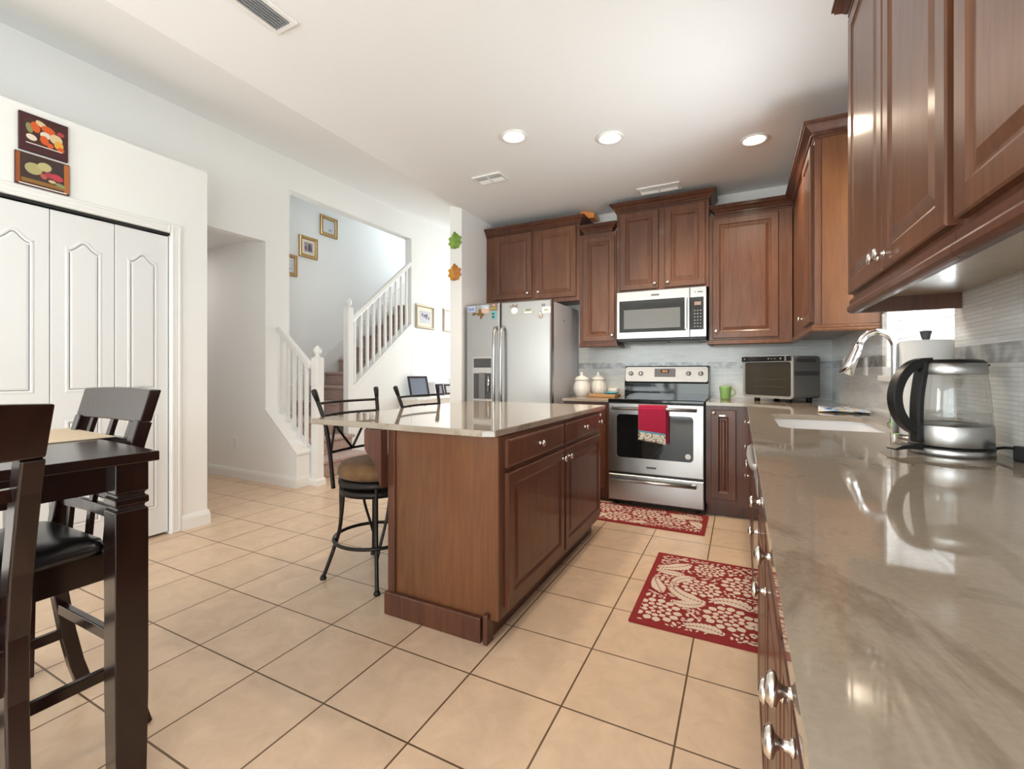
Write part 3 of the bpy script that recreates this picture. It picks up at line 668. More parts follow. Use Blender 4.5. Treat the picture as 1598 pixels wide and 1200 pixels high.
MB().box(XF, XF+0.05, 0.803, 1.728, 0.10, CU-0.001).box(XF+0.05, XR-0.014, 0.803, 0.815, 0.10, CU-0.001).box(XF+0.05, XR-0.014, 1.71, 1.728, 0.10, CU-0.001).box(XF+0.05, XR-0.014, 0.815, 1.71, 0.10, 0.118).build('body', 'cherryd', c)
MB().box(XF+0.075, XR-0.014, 0.803, 1.728, 0, 0.10).build('toe_kick', 'crown', c)
door(c, FR, -1.70, -0.83, 0.725, 0.868, None, 'cherryd', 'false_drawer', SLAB)
door(c, FR, -1.26, -0.83, 0.125, 0.71, (-1.225, 0.66), 'cherryd'); door(c, FR, -1.70, -1.27, 0.125, 0.71, (-1.305, 0.66), 'cherryd')
c = right_base('cherry three-drawer base cabinet in the worktop corner', 1.732, 2.42)
for a, b in ((0.735, 0.868), (0.555, 0.72), (0.34, 0.54)): door(c, FR, -2.32, -1.76, a, b, (-2.04, (a+b)/2), 'cherryd', 'drawer', SLAB)

# worktops
SX0, SX1, SY0, SY1 = 0.70, 1.115, 0.83, 1.575
w = MB().cells([0.302, 0.586, SX0, SX1, XR-0.013], [-1.42, SY0, SY1, 2.475, YB-0.013],
    lambda x, y: (x > 0.586 or y > 2.475) and not (SX0 < x < SX1 and SY0 < y < SY1), FXY, CU, CT)
R_ = 0.07
for (cx, cy, sx, sy) in ((SX0, SY0, 1, 1), (SX1, SY0, -1, 1), (SX1, SY1, -1, -1), (SX0, SY1, 1, -1)):
    arc = [(cx+sx*R_*(1-math.sin(a)), cy+sy*R_*(1-math.cos(a))) for a in [PI/2*k/8 for k in range(9)]]
    w.prism([(cx, cy)]+arc, FXY, CU, CT)
solo(w, 'worktop', 'quartz', 'taupe quartz worktop running along the right wall and into the corner', 'worktop', (0.9, 0.8, CU), bevel=0.005)
solo(MB().box(-0.90, -0.477, 2.475, YB-0.013, CU, CT), 'worktop', 'quartz', 'short taupe quartz worktop between refrigerator and range', 'worktop', (-0.69, 2.85, CU), bevel=0.004)

# sink
sk = thing('sink', 'white undermount sink set in the worktop under the window', 'sink', (0.9, 1.2, 0.68))
mb = MB(); a0, a1, b0, b1 = SX0-0.012, SX1+0.012, SY0-0.012, SY1+0.012; zb = 0.68
def rrect(x0, x1, y0, y1, r, n=6):
    P = []
    for (cx, cy, st_) in ((x1-r, y1-r, 0), (x0+r, y1-r, PI/2), (x0+r, y0+r, PI), (x1-r, y0+r, 1.5*PI)):
        for k in range(n+1): t_ = st_+PI/2*k/n; P.append((cx+r*math.cos(t_), cy+r*math.sin(t_)))
    return P
loops = [(rrect(a0-0.012, a1+0.012, b0-0.012, b1+0.012, 0.09), CU-0.002), (rrect(a0, a1, b0, b1, 0.08), CU-0.002), (rrect(a0+0.006, a1-0.006, b0+0.006, b1-0.006, 0.08), zb+0.04), (rrect(a0+0.04, a1-0.04, b0+0.04, b1-0.04, 0.06), zb+0.004)]
prev = None
for P, z in loops:
    cur = [V(x, y, z) for x, y in P]; n = len(cur)
    if prev: mb.add(prev+cur, [(i, (i+1) % n, n+(i+1) % n, n+i) for i in range(n)], True)
    prev = cur
mb.add(prev, [tuple(range(len(prev)))]); mb.build('basin', 'sink', sk)
MB().lathe([(0.045, 0), (0.045, 0.004), (0.03, 0.005), (0.0, 0.003)], (0.92, 1.2, zb+0.004)).build('drain', 'chrome', sk)
# faucet
fc = thing('faucet', 'tall chrome gooseneck pull-down faucet behind the sink', 'faucet', (1.175, 1.20, CT))
fx, fy = 1.175, 1.20
MB().lathe([(0.030, 0), (0.030, 0.006), (0.022, 0.012), (0.019, 0.05), (0.017, 0.10), (0.013, 0.105)], (fx, fy, CT)).build('base', 'chrome', fc)
pts = [(fx, fy, CT+0.09), (fx, fy, CT+0.20), (fx, fy, CT+0.31)]
rr = 0.068
for k in range(1, 15):
    a = PI*k/14*0.90; pts.append((fx-rr+rr*math.cos(a), fy, CT+0.345+rr*1.22*math.sin(a)))
MB().tube(pts, 0.0150, 14).build('spout', 'chrome', fc)
e = V(*pts[-1]); d2 = (V(*pts[-1])-V(*pts[-2])).normalized(); 
hd = MB().tube([e, e+d2*0.02, e+d2*0.09, e+d2*0.150], [0.0155, 0.018, 0.023, 0.028], 18).build('spray_head', 'chrome', fc)
MB().bar((fx+0.0, fy-0.02, CT+0.07), (fx+0.02, fy-0.09, CT+0.11), 0.012, 0.010).build('lever', 'chrome', fc, bevel=0.003)

# island
IX0, IX1, IY0, IY1 = -0.93, -0.352, 0.205, 1.735
isl = thing('kitchen_island', 'cherry kitchen island with two drawers over two doors', 'island', ((IX0+IX1)/2, 0.95, 0))
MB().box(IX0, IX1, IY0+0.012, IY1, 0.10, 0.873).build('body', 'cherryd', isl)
MB().box(IX0, IX1-0.055, IY0+0.012, IY1, 0.0, 0.10).build('toe_kick', 'crown', isl)
MB().box(IX0+0.03, IX1-0.002, IY0, IY0+0.012, 0.10, 0.873).build('end_panel', 'panel', isl)
MB().box(IX0-0.012, IX0+0.03, IY0-0.012, IY0+0.05, 0.0, 0.873).build('corner_post', 'cherryd', isl, bevel=0.003)
bt = MB().box(IX0-0.024, IX1-0.075, IY0-0.026, IY0-0.001, 0.0, 0.108).box(IX1-0.062, IX1-0.040, IY0-0.028, IY0+0.03, 0.0, 0.128)
bt.build('base_trim', 'crown', isl, bevel=0.005)
# support bracket on the seating side
fb = frame((IX0-0.012, IY0+0.035, 0), (-1, 0, 0), (0, 0, 1))
cv = [(0, 0.873), (0.105, 0.873), (0.105, 0.80), (0.100, 0.775), (0.082, 0.755), (0.060, 0.742), (0.040, 0.715), (0.024, 0.67), (0.012, 0.63), (0, 0.60)]
for yy in (IY0-0.01, IY1-0.06):
    MB().prism(cv, frame((IX0-0.012, yy, 0), (-1, 0, 0), (0, 0, 1)), 0, -0.05 if False else 0.0499*-1).build('bracket', 'cherryd', isl, bevel=0.003)
FI = FE(IX1)
ym = 0.972
for (a, b, kd, kk) in ((0.262, ym-0.012, 0.60, ym-0.05), (ym+0.012, 1.70, 1.33, ym+0.05)):
    d_ = door(isl, FI, a, b, 0.735, 0.855, None, 'cherryd', 'drawer', SLAB); knob(FI, kd, 0.797, 0.020, d_)
    d_ = door(isl, FI, a, b, 0.135, 0.712, None, 'cherryd'); knob(FI, kk, 0.665, 0.020, d_)
knob(FI, 1.66, 0.797, 0.020, d_)
w = MB().prism([(-1.440, 0.165), (-0.40, 0.150), (-0.350, 0.175), (-0.318, 1.785), (-1.45, 1.785)], FXY, CU-0.003, CT)
solo(w, 'island_worktop', 'quartz', 'taupe quartz island top overhanging on the bar stool side', 'worktop', (-0.9, 0.97, CU), bevel=0.004)

# ------------------------------------------------------------------ refrigerator
fg = thing('refrigerator', 'stainless steel side by side refrigerator with ice dispenser', 'refrigerator', (-1.44, 2.8, 0))
MB().box(-1.895, -0.982, 2.49, YB-0.03, 0.03, 1.795).build('body', 'steeld', fg, bevel=0.006)
MB().box(-1.88, -1.0, 2.50, 2.6, 0.0, 0.03).build('plinth', 'black', fg)
FF = FS(2.485)
ds = []
for (a, b) in ((-1.895, -1.513), (-1.503, -0.982)):
    ds.append(MB().panel(FF, a, b, 0.06, 1.815, 0.07, [(0, -0.018), (0.005, -0.007), (0.016, 0)]).build('door', 'steel', fg))
for d_, x in ((ds[0], -1.545), (ds[1], -1.470)):
    MB().tube([(x, 2.412, 1.57), (x, 2.385, 1.565), (x, 2.362, 1.53), (x, 2.352, 1.35), (x, 2.350, 1.15), (x, 2.352, 0.95), (x, 2.362, 0.78), (x, 2.385, 0.745), (x, 2.412, 0.74)], 0.015, 12).build('handle', 'steel', d_)
dp = MB().panel(FS(2.415), -1.812, -1.592, 0.86, 1.292, 0.006, [(0, 0), (0.008, 0)]).build('dispenser', 'silver', ds[0])
MB().fbox(FS(2.409), -1.800, -1.604, 1.185, 1.275, 0.0, 0.002).build('display', 'greyd', dp)
MB().fbox(FS(2.409), -1.800, -1.604, 0.88, 1.13, 0.0, 0.002).build('recess', 'greyd', dp)
MB().fbox(FS(2.407), -1.735, -1.665, 0.88, 1.135, 0.0, 0.012).build('chute', 'grey', dp, bevel=0.003)
MB().tube([(-1.628, 2.400, 1.10), (-1.628, 2.392, 0.95)], 0.008, 8).build('lever', 'chrome', dp)
MB().lathe([(0.008, 0), (0.006, 0.003), (0, 0.004)], (-0.982, 2.75, 1.64), (1, 0, 0), 10).build('screw_cap', 'black', fg)
# magnets on the doors
FM = FS(2.4145)
def magnet(name, label, x, z, w_, h_, cols, shape=None):
    mb = MB(); ms = [sw(*cols[0])]
    if shape is None: mb.panel(FM, x-w_/2, x+w_/2, z-h_/2, z+h_/2, 0.004, [(0, -0.001), (0.001, 0)])
    else: mb.prism([(x+a*w_/2, z+b*h_/2) for a, b in shape], FM, 0, 0.005)
    for i, (cc, (u0, u1, v0, v1)) in enumerate(cols[1:]):
        ms.append(sw(*cc)); mb.cur = i+1; mb.fbox(FM, x+u0*w_, x+u1*w_, z+v0*h_, z+v1*h_, 0.0035, 0.0065)
    solo(mb, name, ms, label, 'magnet', (x, 2.4145, z), 'magnets on the refrigerator')
LIZ = [(-1, 0.1), (-0.6, 0.35), (-0.2, 0.1), (0.1, 0.3), (0.15, 1), (0.45, 0.95), (0.5, 0.3), (0.9, 0.1), (1, -0.4), (0.8, -0.2), (0.6, -0.9), (0.35, -1), (0.4, -0.4), (0, -0.25), (-0.4, 0), (-0.8, -0.3)]
STAR = [(-1, 0.0), (-0.3, 0.15), (0.0, 1), (0.25, 0.3), (1, 0.7), (0.7, -0.1), (1, -0.8), (0.2, -0.4), (-0.4, -0.5)]
PEAR = [(math.cos(t_)*(0.62 if math.sin(t_) > 0.2 else 1.0), math.sin(t_)) for t_ in [2*PI*k/14 for k in range(14)]]
magnet('fridge_magnet', 'pale blue lettered magnet at upper corner of freezer door', -1.828, 1.765, 0.085, 0.060, [(0.45, 0.50, 0.66), ((0.16, 0.20, 0.42), (-0.35, -0.2, -0.3, 0.2)), ((0.16, 0.20, 0.42), (-0.1, 0.05, -0.3, 0.15)), ((0.16, 0.20, 0.42), (0.15, 0.32, -0.25, 0.2))])
magnet('fridge_magnet', 'brown lizard shaped magnet on the freezer door', -1.752, 1.712, 0.135, 0.10, [(0.16, 0.09, 0.02)], LIZ)
magnet('fridge_magnet', 'pink and sky blue photo magnet on the freezer door', -1.672, 1.758, 0.085, 0.082, [(0.62, 0.42, 0.36), ((0.35, 0.50, 0.62), (-0.45, 0.45, 0.25, 0.47)), ((0.60, 0.62, 0.66), (-0.35, 0.4, 0.0, 0.25)), ((0.05, 0.05, 0.09), (-0.2, -0.08, 0.05, 0.2))])
magnet('fridge_magnet', 'brown and olive magnet above the turquoise one', -1.578, 1.772, 0.080, 0.066, [(0.22, 0.14, 0.12), ((0.30, 0.28, 0.05), (-0.4, 0.4, -0.4, -0.05)), ((0.45, 0.30, 0.25), (-0.15, 0.25, 0.1, 0.4))])
magnet('fridge_magnet', 'turquoise rectangular magnet with dark figures', -1.578, 1.692, 0.058, 0.072, [(0.14, 0.42, 0.52), ((0.05, 0.07, 0.03), (-0.3, 0.15, 0.05, 0.3)), ((0.05, 0.05, 0.03), (-0.25, 0.2, -0.35, -0.1)), ((0.55, 0.40, 0.05), (-0.3, 0.0, -0.1, 0.05))])
magnet('fridge_magnet', 'grey brown starfish shaped magnet on the wide door', -1.368, 1.765, 0.105, 0.045, [(0.26, 0.21, 0.19)], STAR)
magnet('fridge_magnet', 'white scalloped magnet below the starfish magnet', -1.352, 1.722, 0.070, 0.060, [(0.82, 0.82, 0.82)], [(math.cos(t_)*(1+0.1*math.cos(8*t_)), math.sin(t_)*(1+0.1*math.cos(8*t_))) for t_ in [2*PI*k/32 for k in range(32)]])
magnet('fridge_magnet', 'grey green picture magnet between white magnets', -1.212, 1.712, 0.085, 0.050, [(0.50, 0.52, 0.48), ((0.22, 0.26, 0.18), (-0.3, 0.35, 0.0, 0.4)), ((0.75, 0.75, 0.70), (-0.45, 0.45, -0.45, -0.2))])
magnet('fridge_magnet', 'silver pear shaped magnet below the white card magnet', -1.088, 1.668, 0.050, 0.075, [(0.42, 0.36, 0.34), ((0.12, 0.09, 0.09), (-0.2, -0.05, -0.35, -0.2)), ((0.75, 0.72, 0.70), (-0.1, 0.1, 0.05, 0.3))], PEAR)
magnet('fridge_magnet', 'white card magnet with small green print', -1.030, 1.710, 0.082, 0.056, [(0.84, 0.84, 0.82), ((0.30, 0.38, 0.12), (-0.25, 0.2, -0.1, 0.15))])
magnet('fridge_magnet', 'small square grey magnet above the white card', -1.060, 1.757, 0.034, 0.024, [(0.20, 0.20, 0.21)])

# ------------------------------------------------------------------ range
RX0, RX1, RY = -0.468, 0.292, 2.455
rg = thing('electric_range', 'stainless steel electric range with black glass top', 'stove', (-0.09, 2.8, 0))
MB().box(RX0, RX1, RY+0.03, YB-0.03, 0.03, 0.885).build('body', 'black', rg)
for x in (RX0+0.05, RX1-0.05):
    for y in (RY+0.1, YB-0.12): MB().cyl((x, y, 0.0), 0.018, 0.031, 12).build('foot', 'black', rg)
MB().box(RX0-0.002, RX1+0.002, RY-0.01, YB-0.10, 0.885, 0.914).build('cooktop', 'blackglass', rg, bevel=0.006)
FRg = FS(RY+0.028)
od = MB().panel(FRg, RX0+0.002, RX1-0.002, 0.292, 0.878, 0.035, [(0, -0.006), (0.006, 0)]).build('oven_door', 'steel', rg)
wpts = rrect(-0.395, 0.212, 0.42, 0.785, 0.03, 5)
MB().prism(wpts, FS(RY-0.0065), -0.004, 0.002).build('window', 'blackglass', od)
MB().prism([(math.cos(t_)*0.022+0.172, math.sin(t_)*0.022+0.465) for t_ in [2*PI*k/20 for k in range(20)]], FS(RY-0.009), 0, 0.002).build('sticker', sw(0.8, 0.8, 0.78), od)
def barhandle(parent, fr, u0, u1, v, r=0.013, out=0.045):
    mb = MB().tube([fr(u0, v, out), fr(u1, v, out)], r, 12)
    for u in (u0+0.02, u1-0.02): mb.fbox(fr, u-0.014, u+0.014, v-0.011, v+0.011, 0, out+0.004)
    mb.build('handle', 'steel', parent, bevel=0.0)
barhandle(od, FS(RY-0.007), -0.43, 0.24, 0.838)
MB().fbox(FS(RY-0.007), -0.150, -0.072, 0.340, 0.356, 0, 0.002).build('badge', 'greyd', od)
dr = MB().panel(FRg, RX0+0.002, RX1-0.002, 0.05, 0.272, 0.035, [(0, -0.006), (0.006, 0)]).build('drawer', 'steel', rg)
barhandle(dr, FS(RY-0.007), -0.43, 0.235, 0.232)
MB().fbox(FRg, RX0+0.004, RX1-0.004, 0.273, 0.291, 0, 0.02).build('gap_strip', 'black', rg)
# backguard
bgp = MB().prism([(3.05, 0.914), (3.05, 1.035), (3.06, 1.05), (3.09, 1.20), (YB-0.03, 1.20), (YB-0.03, 0.914)], frame((RX0+0.004, 0, 0), (0, 1, 0), (0, 0, 1)), 0, RX1-RX0-0.008).build('backguard', 'blackglass', rg)
fgd = frame((0, 3.0585, 1.05), (1, 0, 0), (0, 0.03, 0.15))
cp = MB().prism(rrect(RX0+0.01, RX1-0.01, 0.0, 0.142, 0.02, 5), fgd, -0.002, 0.008).build('control_panel', 'silver', rg)
MB().fbox(fgd, -0.185, 0.005, 0.045, 0.125, 0.0075, 0.010).build('display_panel', 'grey', cp)
MB().fbox(fgd, -0.128, -0.052, 0.085, 0.115, 0.0095, 0.0115).build('display', 'black', cp)
ld = MB()
for u in (-0.112, -0.096, -0.078): ld.fbox(fgd, u, u+0.009, 0.092, 0.108, 0.0112, 0.0122)
ld.build('digits', 'led', cp)
for u in (-0.405, -0.312, 0.118, 0.222):
    kb = MB().lathe([(0.023, 0), (0.022, 0.010), (0.019, 0.012), (0.018, 0.016), (0, 0.017)], fgd(u, 0.078, 0.008), fgd.w, 20).build('knob', 'silver', cp)
    MB().fbox(fgd, u-0.005, u+0.005, 0.058, 0.098, 0.018, 0.034).build('grip', 'chrome', kb, bevel=0.003)
# towel on the oven handle
tw = thing('dish_towel', 'crimson dish towel with printed band hanging on the oven handle', 'towel', (-0.12, 2.39, 0.85))
def drape(x0, x1, y, zt, zb0, zb1, ys, mlist, bands):
    n, m = 12, 20; mb = MB(); vs = []
    for j in range(m+1):
        q = j/m
        for i in range(n+1):
            p_ = i/n; zb_ = zb0+(zb1-zb0)*p_; z = zt+(zb_-zt)*q; x = x0+(x1-x0)*p_
            vs.append(V(x, y-0.006*math.sin(p_*PI*2.3)*q+ys*q, z))
    for j in range(m):
        mb.cur = sum(1 for b in bands if (j+0.5)/m > b)
        mb.add([], [])
        for i in range(n):
            mb.f.append([j*(n+1)+i, j*(n+1)+i+1, (j+1)*(n+1)+i+1, (j+1)*(n+1)+i]); mb.sm.append(True); mb.mi.append(mb.cur)
    mb.v = vs; return mb, mlist
mb, ml = drape(-0.205, 0.012, RY-0.070, 0.852, 0.585, 0.555, 0.006, None, [0.68, 0.73])
o = mb.build('front_fold', ['towelred', 'towelblue', 'towelwhite'], tw); sd = o.modifiers.new('solid', 'SOLIDIFY'); sd.thickness = 0.006; sd.offset = 0
MB().tube([(-0.205, RY-0.052, 0.853), (-0.10, RY-0.052, 0.854), (0.012, RY-0.052, 0.853)], 0.021, 12).build('top_fold', 'towelred', tw)
mb, ml = drape(-0.10, 0.030, RY-0.038, 0.848, 0.60, 0.56, 0.006, None, [])
o = mb.build('back_fold', 'towelred', tw); sd = o.modifiers.new('solid', 'SOLIDIFY'); sd.thickness = 0.006; sd.offset = 0

# ------------------------------------------------------------------ microwave
mw = thing('microwave', 'stainless over-the-range microwave with black keypad', 'microwave', (-0.10, 3.0, 1.42))
MX0, MX1, MY = -0.488, 0.286, 2.845
MB().box(MX0+0.004, MX1-0.004, MY+0.002, YB-0.014, 1.425, 1.888).build('body', 'black', mw, bevel=0.004)
Fm = FS(MY+0.002)
md = MB().panel(Fm, MX0, 0.150, 1.448, 1.886, 0.022, [(0, -0.004), (0.004, 0)]).build('door', 'steel', mw)
MB().fbox(FS(MY-0.020), -0.462, 0.118, 1.508, 1.800, 0, 0.002).build('window_frame', 'blackglass', md)
MB().fbox(FS(MY-0.022), -0.420, 0.072, 1.540, 1.716, 0, 0.001).build('window', 'greyglass', md)
MB().fbox(FS(MY-0.020), -0.175, -0.105, 1.832, 1.850, 0, 0.002).build('badge', 'grey', md)
MB().fbox(FS(MY-0.020), 0.112, 0.130, 1.515, 1.800, 0.022, 0.036).fbox(FS(MY-0.020), 0.114, 0.128, 1.525, 1.545, 0, 0.03).fbox(FS(MY-0.020), 0.114, 0.128, 1.77, 1.79, 0, 0.03).build('handle', 'chrome', md, bevel=0.003)
mc = MB().panel(Fm, 0.152, MX1, 1.448, 1.886, 0.022, [(0, -0.004), (0.004, 0)]).build('control_panel', 'steel', mw)
kp = MB().fbox(FS(MY-0.020), 0.150, 0.262, 1.512, 1.795, 0, 0.002).build('keypad', 'blackglass', mc)
MB().fbox(FS(MY-0.022), 0.188, 0.242, 1.725, 1.755, 0, 0.001).build('display', sw(0.35, 0.24, 0.20), kp)
kb = MB()
for i in range(3):
    for j in range(6): kb.fbox(FS(MY-0.022), 0.186+0.024*i, 0.196+0.024*i, 1.535+0.028*j, 1.541+0.028*j, 0, 0.001)
kb.build('keys', sw(0.5, 0.5, 0.5), kp)
MB().fbox(FS(MY-0.020), 0.188, 0.200, 1.835, 1.843, 0, 0.001).fbox(FS(MY-0.020), 0.215, 0.255, 1.833, 1.845, 0, 0.001).build('marking', 'grey', mc)
MB().box(-0.40, -0.05, MY+0.06, MY+0.25, 1.416, 1.425).box(-0.02, 0.22, MY+0.06, MY+0.25, 1.416, 1.425).build('filter', 'grey', mw, bevel=0.002)

# ------------------------------------------------------------------ things on the worktops
to = thing('toaster_oven', 'grey countertop toaster oven with silver door frame in the corner', 'toaster oven', (0.91, 2.655, CT), math.radians(-38), local=True)
TX0, TX1, TY0, TY1, TZ0, TZ1 = -0.43, 0.0, 0.0, 0.325, 0.030, 0.370
MB().prism(rrect(TX0+0.004, TX1-0.002, TZ0, TZ1-0.004, 0.025, 4), frame((0, TY0, 0), (1, 0, 0), (0, 0, 1)), 0, -(TY1-TY0)).build('body', 'grey', to, bevel=0.004)
fd = MB(); ft = FS(TY0)
outer = rrect(TX0, TX1, TZ0-0.002, TZ1, 0.03, 5); inner = rrect(TX0+0.018, TX1-0.018, TZ0+0.018, 0.318, 0.018, 5); n = len(outer)
fd.add([ft(u, v, 0.012) for u, v in outer]+[ft(u, v, 0.012) for u, v in inner]+[ft(u, v, 0) for u, v in outer]+[ft(u, v, 0.0) for u, v in inner],
       [(i, (i+1) % n, n+(i+1) % n, n+i) for i in range(n)]+[(i, (i+1) % n, 2*n+(i+1) % n, 2*n+i) for i in range(n)]+[(n+i, n+(i+1) % n, 3*n+(i+1) % n, 3*n+i) for i in range(n)])
d_ = fd.build('door_frame', 'silver', to)
MB().prism(inner, ft, 0.001, 0.006).build('door_glass', 'ovenglass', d_)
rk = MB()
for z in (0.12, 0.18): rk.tube([(TX0+0.06, TY0-0.007, z), (TX1-0.06, TY0-0.007, z)], 0.0012, 6)
rk.build('rack_line', sw(0.12, 0.10, 0.08), d_)
pn = MB().fbox(ft, TX0-0.008, TX1-0.012, 0.324, 0.364, 0.011, 0.020).build('control_strip', 'blackglass', to, bevel=0.003)
for u in (0.022, 0.235, 0.262, 0.290, 0.335): MB().lathe([(0.0075 if u in (0.022, 0.335) else 0.004, 0), (0.004, 0.004), (0, 0.004)], ft(TX0+u, 0.344, 0.020), ft.w, 12).build('button', 'silver', pn)
MB().fbox(ft, TX0+0.368, TX0+0.378, 0.327, 0.361, 0.0195, 0.023).build('trim', 'chrome', pn)
vv = MB()
for i in range(16): y = TY0+0.03+0.015*i; vv.box(TX1-0.0025, TX1-0.0005, y, y+0.006, 0.315, 0.342)
vv.build('vents', 'black', to)
MB().box(TX1-0.003, TX1-0.001, TY0+0.005, TY1-0.02, 0.21, 0.245).build('side_band', 'greyd', to)
for x in (TX0+0.10, TX1-0.06):
    for y in (TY0+0.03, TY1-0.05): MB().cyl((x, y, 0), 0.022, TZ0+0.002, 12).build('foot', 'black', to)

mg = thing('mug', 'green mug with a round handle beside the range', 'mug', (0.428, 2.93, CT))
MB().lathe([(0.0, 0.006), (0.036, 0.006), (0.043, 0.115), (0.047, 0.115), (0.048, 0.100), (0.042, 0.055), (0.040, 0.012), (0.037, 0.0), (0.0, 0.0)], (0.428, 2.93, CT)).build('cup', 'mug', mg)
MB().tube([(0.428+0.040*math.cos(0)+0.036*math.sin(a), 2.925, CT+0.062+0.033*math.cos(a)) for a in [PI*k/10 for k in range(11)]], 0.006, 8).build('handle', 'mug', mg)
def canister(x, y, label, s_=1.0):
    t_ = thing('canister', label, 'canister', (x, y, CT), group='white ribbed canisters')
    MB().lathe([(0, 0), (0.055, 0), (0.058, 0.008), (0.062, 0.012), (0.078, 0.05), (0.080, 0.08), (0.072, 0.125), (0.064, 0.150), (0.066, 0.158), (0, 0.158)], (x, y, CT), n=48, flute=(12, 0.025, 0.02, 0.14)).build('jar', 'white', t_)
    MB().lathe([(0.070, 0.158), (0.071, 0.166), (0.060, 0.180), (0.038, 0.196), (0.016, 0.203), (0.010, 0.208), (0.017, 0.218), (0.016, 0.230), (0, 0.236)], (x, y, CT), n=32).build('lid', 'white', t_)
canister(-0.845, 2.88, 'white ribbed lidded canister nearest the refrigerator')
canister(-0.730, 3.06, 'white ribbed lidded canister partly hidden behind the other')
solo(MB().box(-0.735, -0.485, 2.74, 2.98, CT, CT+0.028), 'cutting_board', 'board', 'thick wooden cutting board lying beside the range', 'board', (-0.61, 2.86, CT), bevel=0.006)
solo(MB().lathe([(0, 0), (0.03, 0), (0.034, 0.006), (0.050, 0.035), (0.055, 0.06), (0.052, 0.075), (0.046, 0.078), (0.046, 0.070), (0.0, 0.03)], (-0.585, 3.09, CT)), 'bowl', 'white', 'small white ceramic bowl behind the cutting board', 'bowl', (-0.585, 3.09, CT))
solo(MB().lathe([(0, 0), (0.04, 0), (0.062, 0.010), (0.066, 0.020), (0.060, 0.018), (0.04, 0.008), (0, 0.007)], (-0.545, 2.86, CT+0.0285), sx=1.1), 'spoon_rest', 'cyan', 'turquoise spoon rest on the cutting board', 'dish', (-0.545, 2.86, CT+0.0285))

# cloth by the sink
random.seed(4)
mb = MB(); n = 16; vs = []
for j in range(n+1):
    for i in range(n+1):
        u, v = i/n, j/n; x = 0.955+0.245*u+0.04*v; y = 1.80+0.30*v-0.05*u
        z = CT+0.006+0.010*abs(math.sin(u*5+v*2))*(0.4+0.6*v)+0.006*math.sin(v*9+u*3)**2
        vs.append(V(x, y, z))
mb.v = vs
for j in range(n):
    for i in range(n): mb.f.append([j*(n+1)+i, j*(n+1)+i+1, (j+1)*(n+1)+i+1, (j+1)*(n+1)+i]); mb.sm.append(True); mb.mi.append(0)
o = solo(mb, 'dish_cloth', 'cloth', 'blue patterned dish cloth lying behind the sink', 'cloth', (1.08, 1.93, CT)); sd = o.modifiers.new('solid', 'SOLIDIFY'); sd.thickness = 0.004; sd.offset = 0
solo(MB().box(1.135, 1.185, 1.035, 1.100, CT, CT+0.030), 'sponge', 'sponge', 'light green sponge lying flat at the sink edge', 'sponge', (1.16, 1.07, CT), bevel=0.006)
o = solo(MB().box(1.192, 1.214, 1.045, 1.115, CT, CT+0.065), 'sponge', 'sponge', 'bright green sponge standing upright against the wall', 'sponge', (1.203, 1.08, CT), bevel=0.006)

# paper towel holder
px, py = 1.138, 0.672
pt = thing('paper_towel_holder', 'upright paper towel holder with dark finial beside the sink', 'paper towel holder', (px, py, CT))
MB().lathe([(0, 0), (0.080, 0), (0.080, 0.008), (0.070, 0.013), (0, 0.014)], (px, py, CT), n=40).build('base', 'nickel', pt)
MB().cyl((px, py, CT+0.012), 0.008, 0.352, 12).build('rod', 'nickel', pt)
MB().lathe([(0.008, 0), (0.012, 0.004), (0.015, 0.018), (0.019, 0.030), (0.012, 0.034), (0, 0.035)], (px, py, CT+0.357), n=8, smooth=False).build('finial', 'greyd', pt)
rw = thing('paper_towel_roll', 'white roll of paper towels on the upright holder', 'paper towels', (px, py, CT+0.015))
MB().lathe([(0.020, 0), (0.072, 0), (0.074, 0.003), (0.074, 0.337), (0.072, 0.340), (0.020, 0.340), (0.020, 0)], (px, py, CT+0.015), n=48).build('roll', 'paper', rw)
v0 = V(-0.8876, -0.4606, 0)
mb = MB(); a = V(px, py, 0)+V(-0.30, 0.068, 0)*0.24; b_ = V(px-0.088, py+0.010, 0)
P = [V(px-0.072, py+0.02, CT+0.016), V(px-0.084, py+0.012, CT+0.016), V(px-0.098, py-0.012, CT+0.016)]
Q = [V(px-0.072, py+0.02, CT+0.350), V(px-0.080, py+0.012, CT+0.345), V(px-0.086, py-0.008, CT+0.325)]
mb.add(P+Q, [(0, 1, 4, 3), (1, 2, 5, 4)], True); o = mb.build('loose_sheet', 'paper', rw); sd = o.modifiers.new('solid', 'SOLIDIFY'); sd.thickness = 0.0015

# kettle (handle and spout lie along kd)
kx, ky = 1.100, 0.335
ke = thing('electric_kettle', 'glass electric kettle with steel bands and black handle', 'kettle', (kx, ky, CT+0.0215), rz=math.radians(27.4), local=True)
ke.scale = (1.1, 1.1, 1.03)
def K(mb, name, m, **kw): return mb.build(name, m, ke, **kw)
K(MB().lathe([(0, 0.004), (0.084, 0.004), (0.0855, 0.008), (0.0845, 0.062), (0.083, 0.066), (0, 0.066)], n=64), 'steel_base', 'steel')
K(MB().lathe([(0.081, 0.066), (0.0825, 0.069), (0.081, 0.11), (0.077, 0.16), (0.073, 0.2), (0.071, 0.212)], n=64), 'glass_body', 'glass')
K(MB().lathe([(0.0, 0.0665), (0.0795, 0.0665), (0.0785, 0.096), (0.0775, 0.100), (0.0, 0.0995)], n=48), 'water', 'water')
K(MB().lathe([(0.0725, 0.208), (0.0735, 0.210), (0.0720, 0.238), (0.070, 0.241)], n=64), 'steel_rim', 'steel')
K(MB().lathe([(0.0, 0.252), (0.050, 0.251), (0.064, 0.248), (0.071, 0.241), (0.070, 0.236), (0.0, 0.236)], n=48), 'lid', 'black')
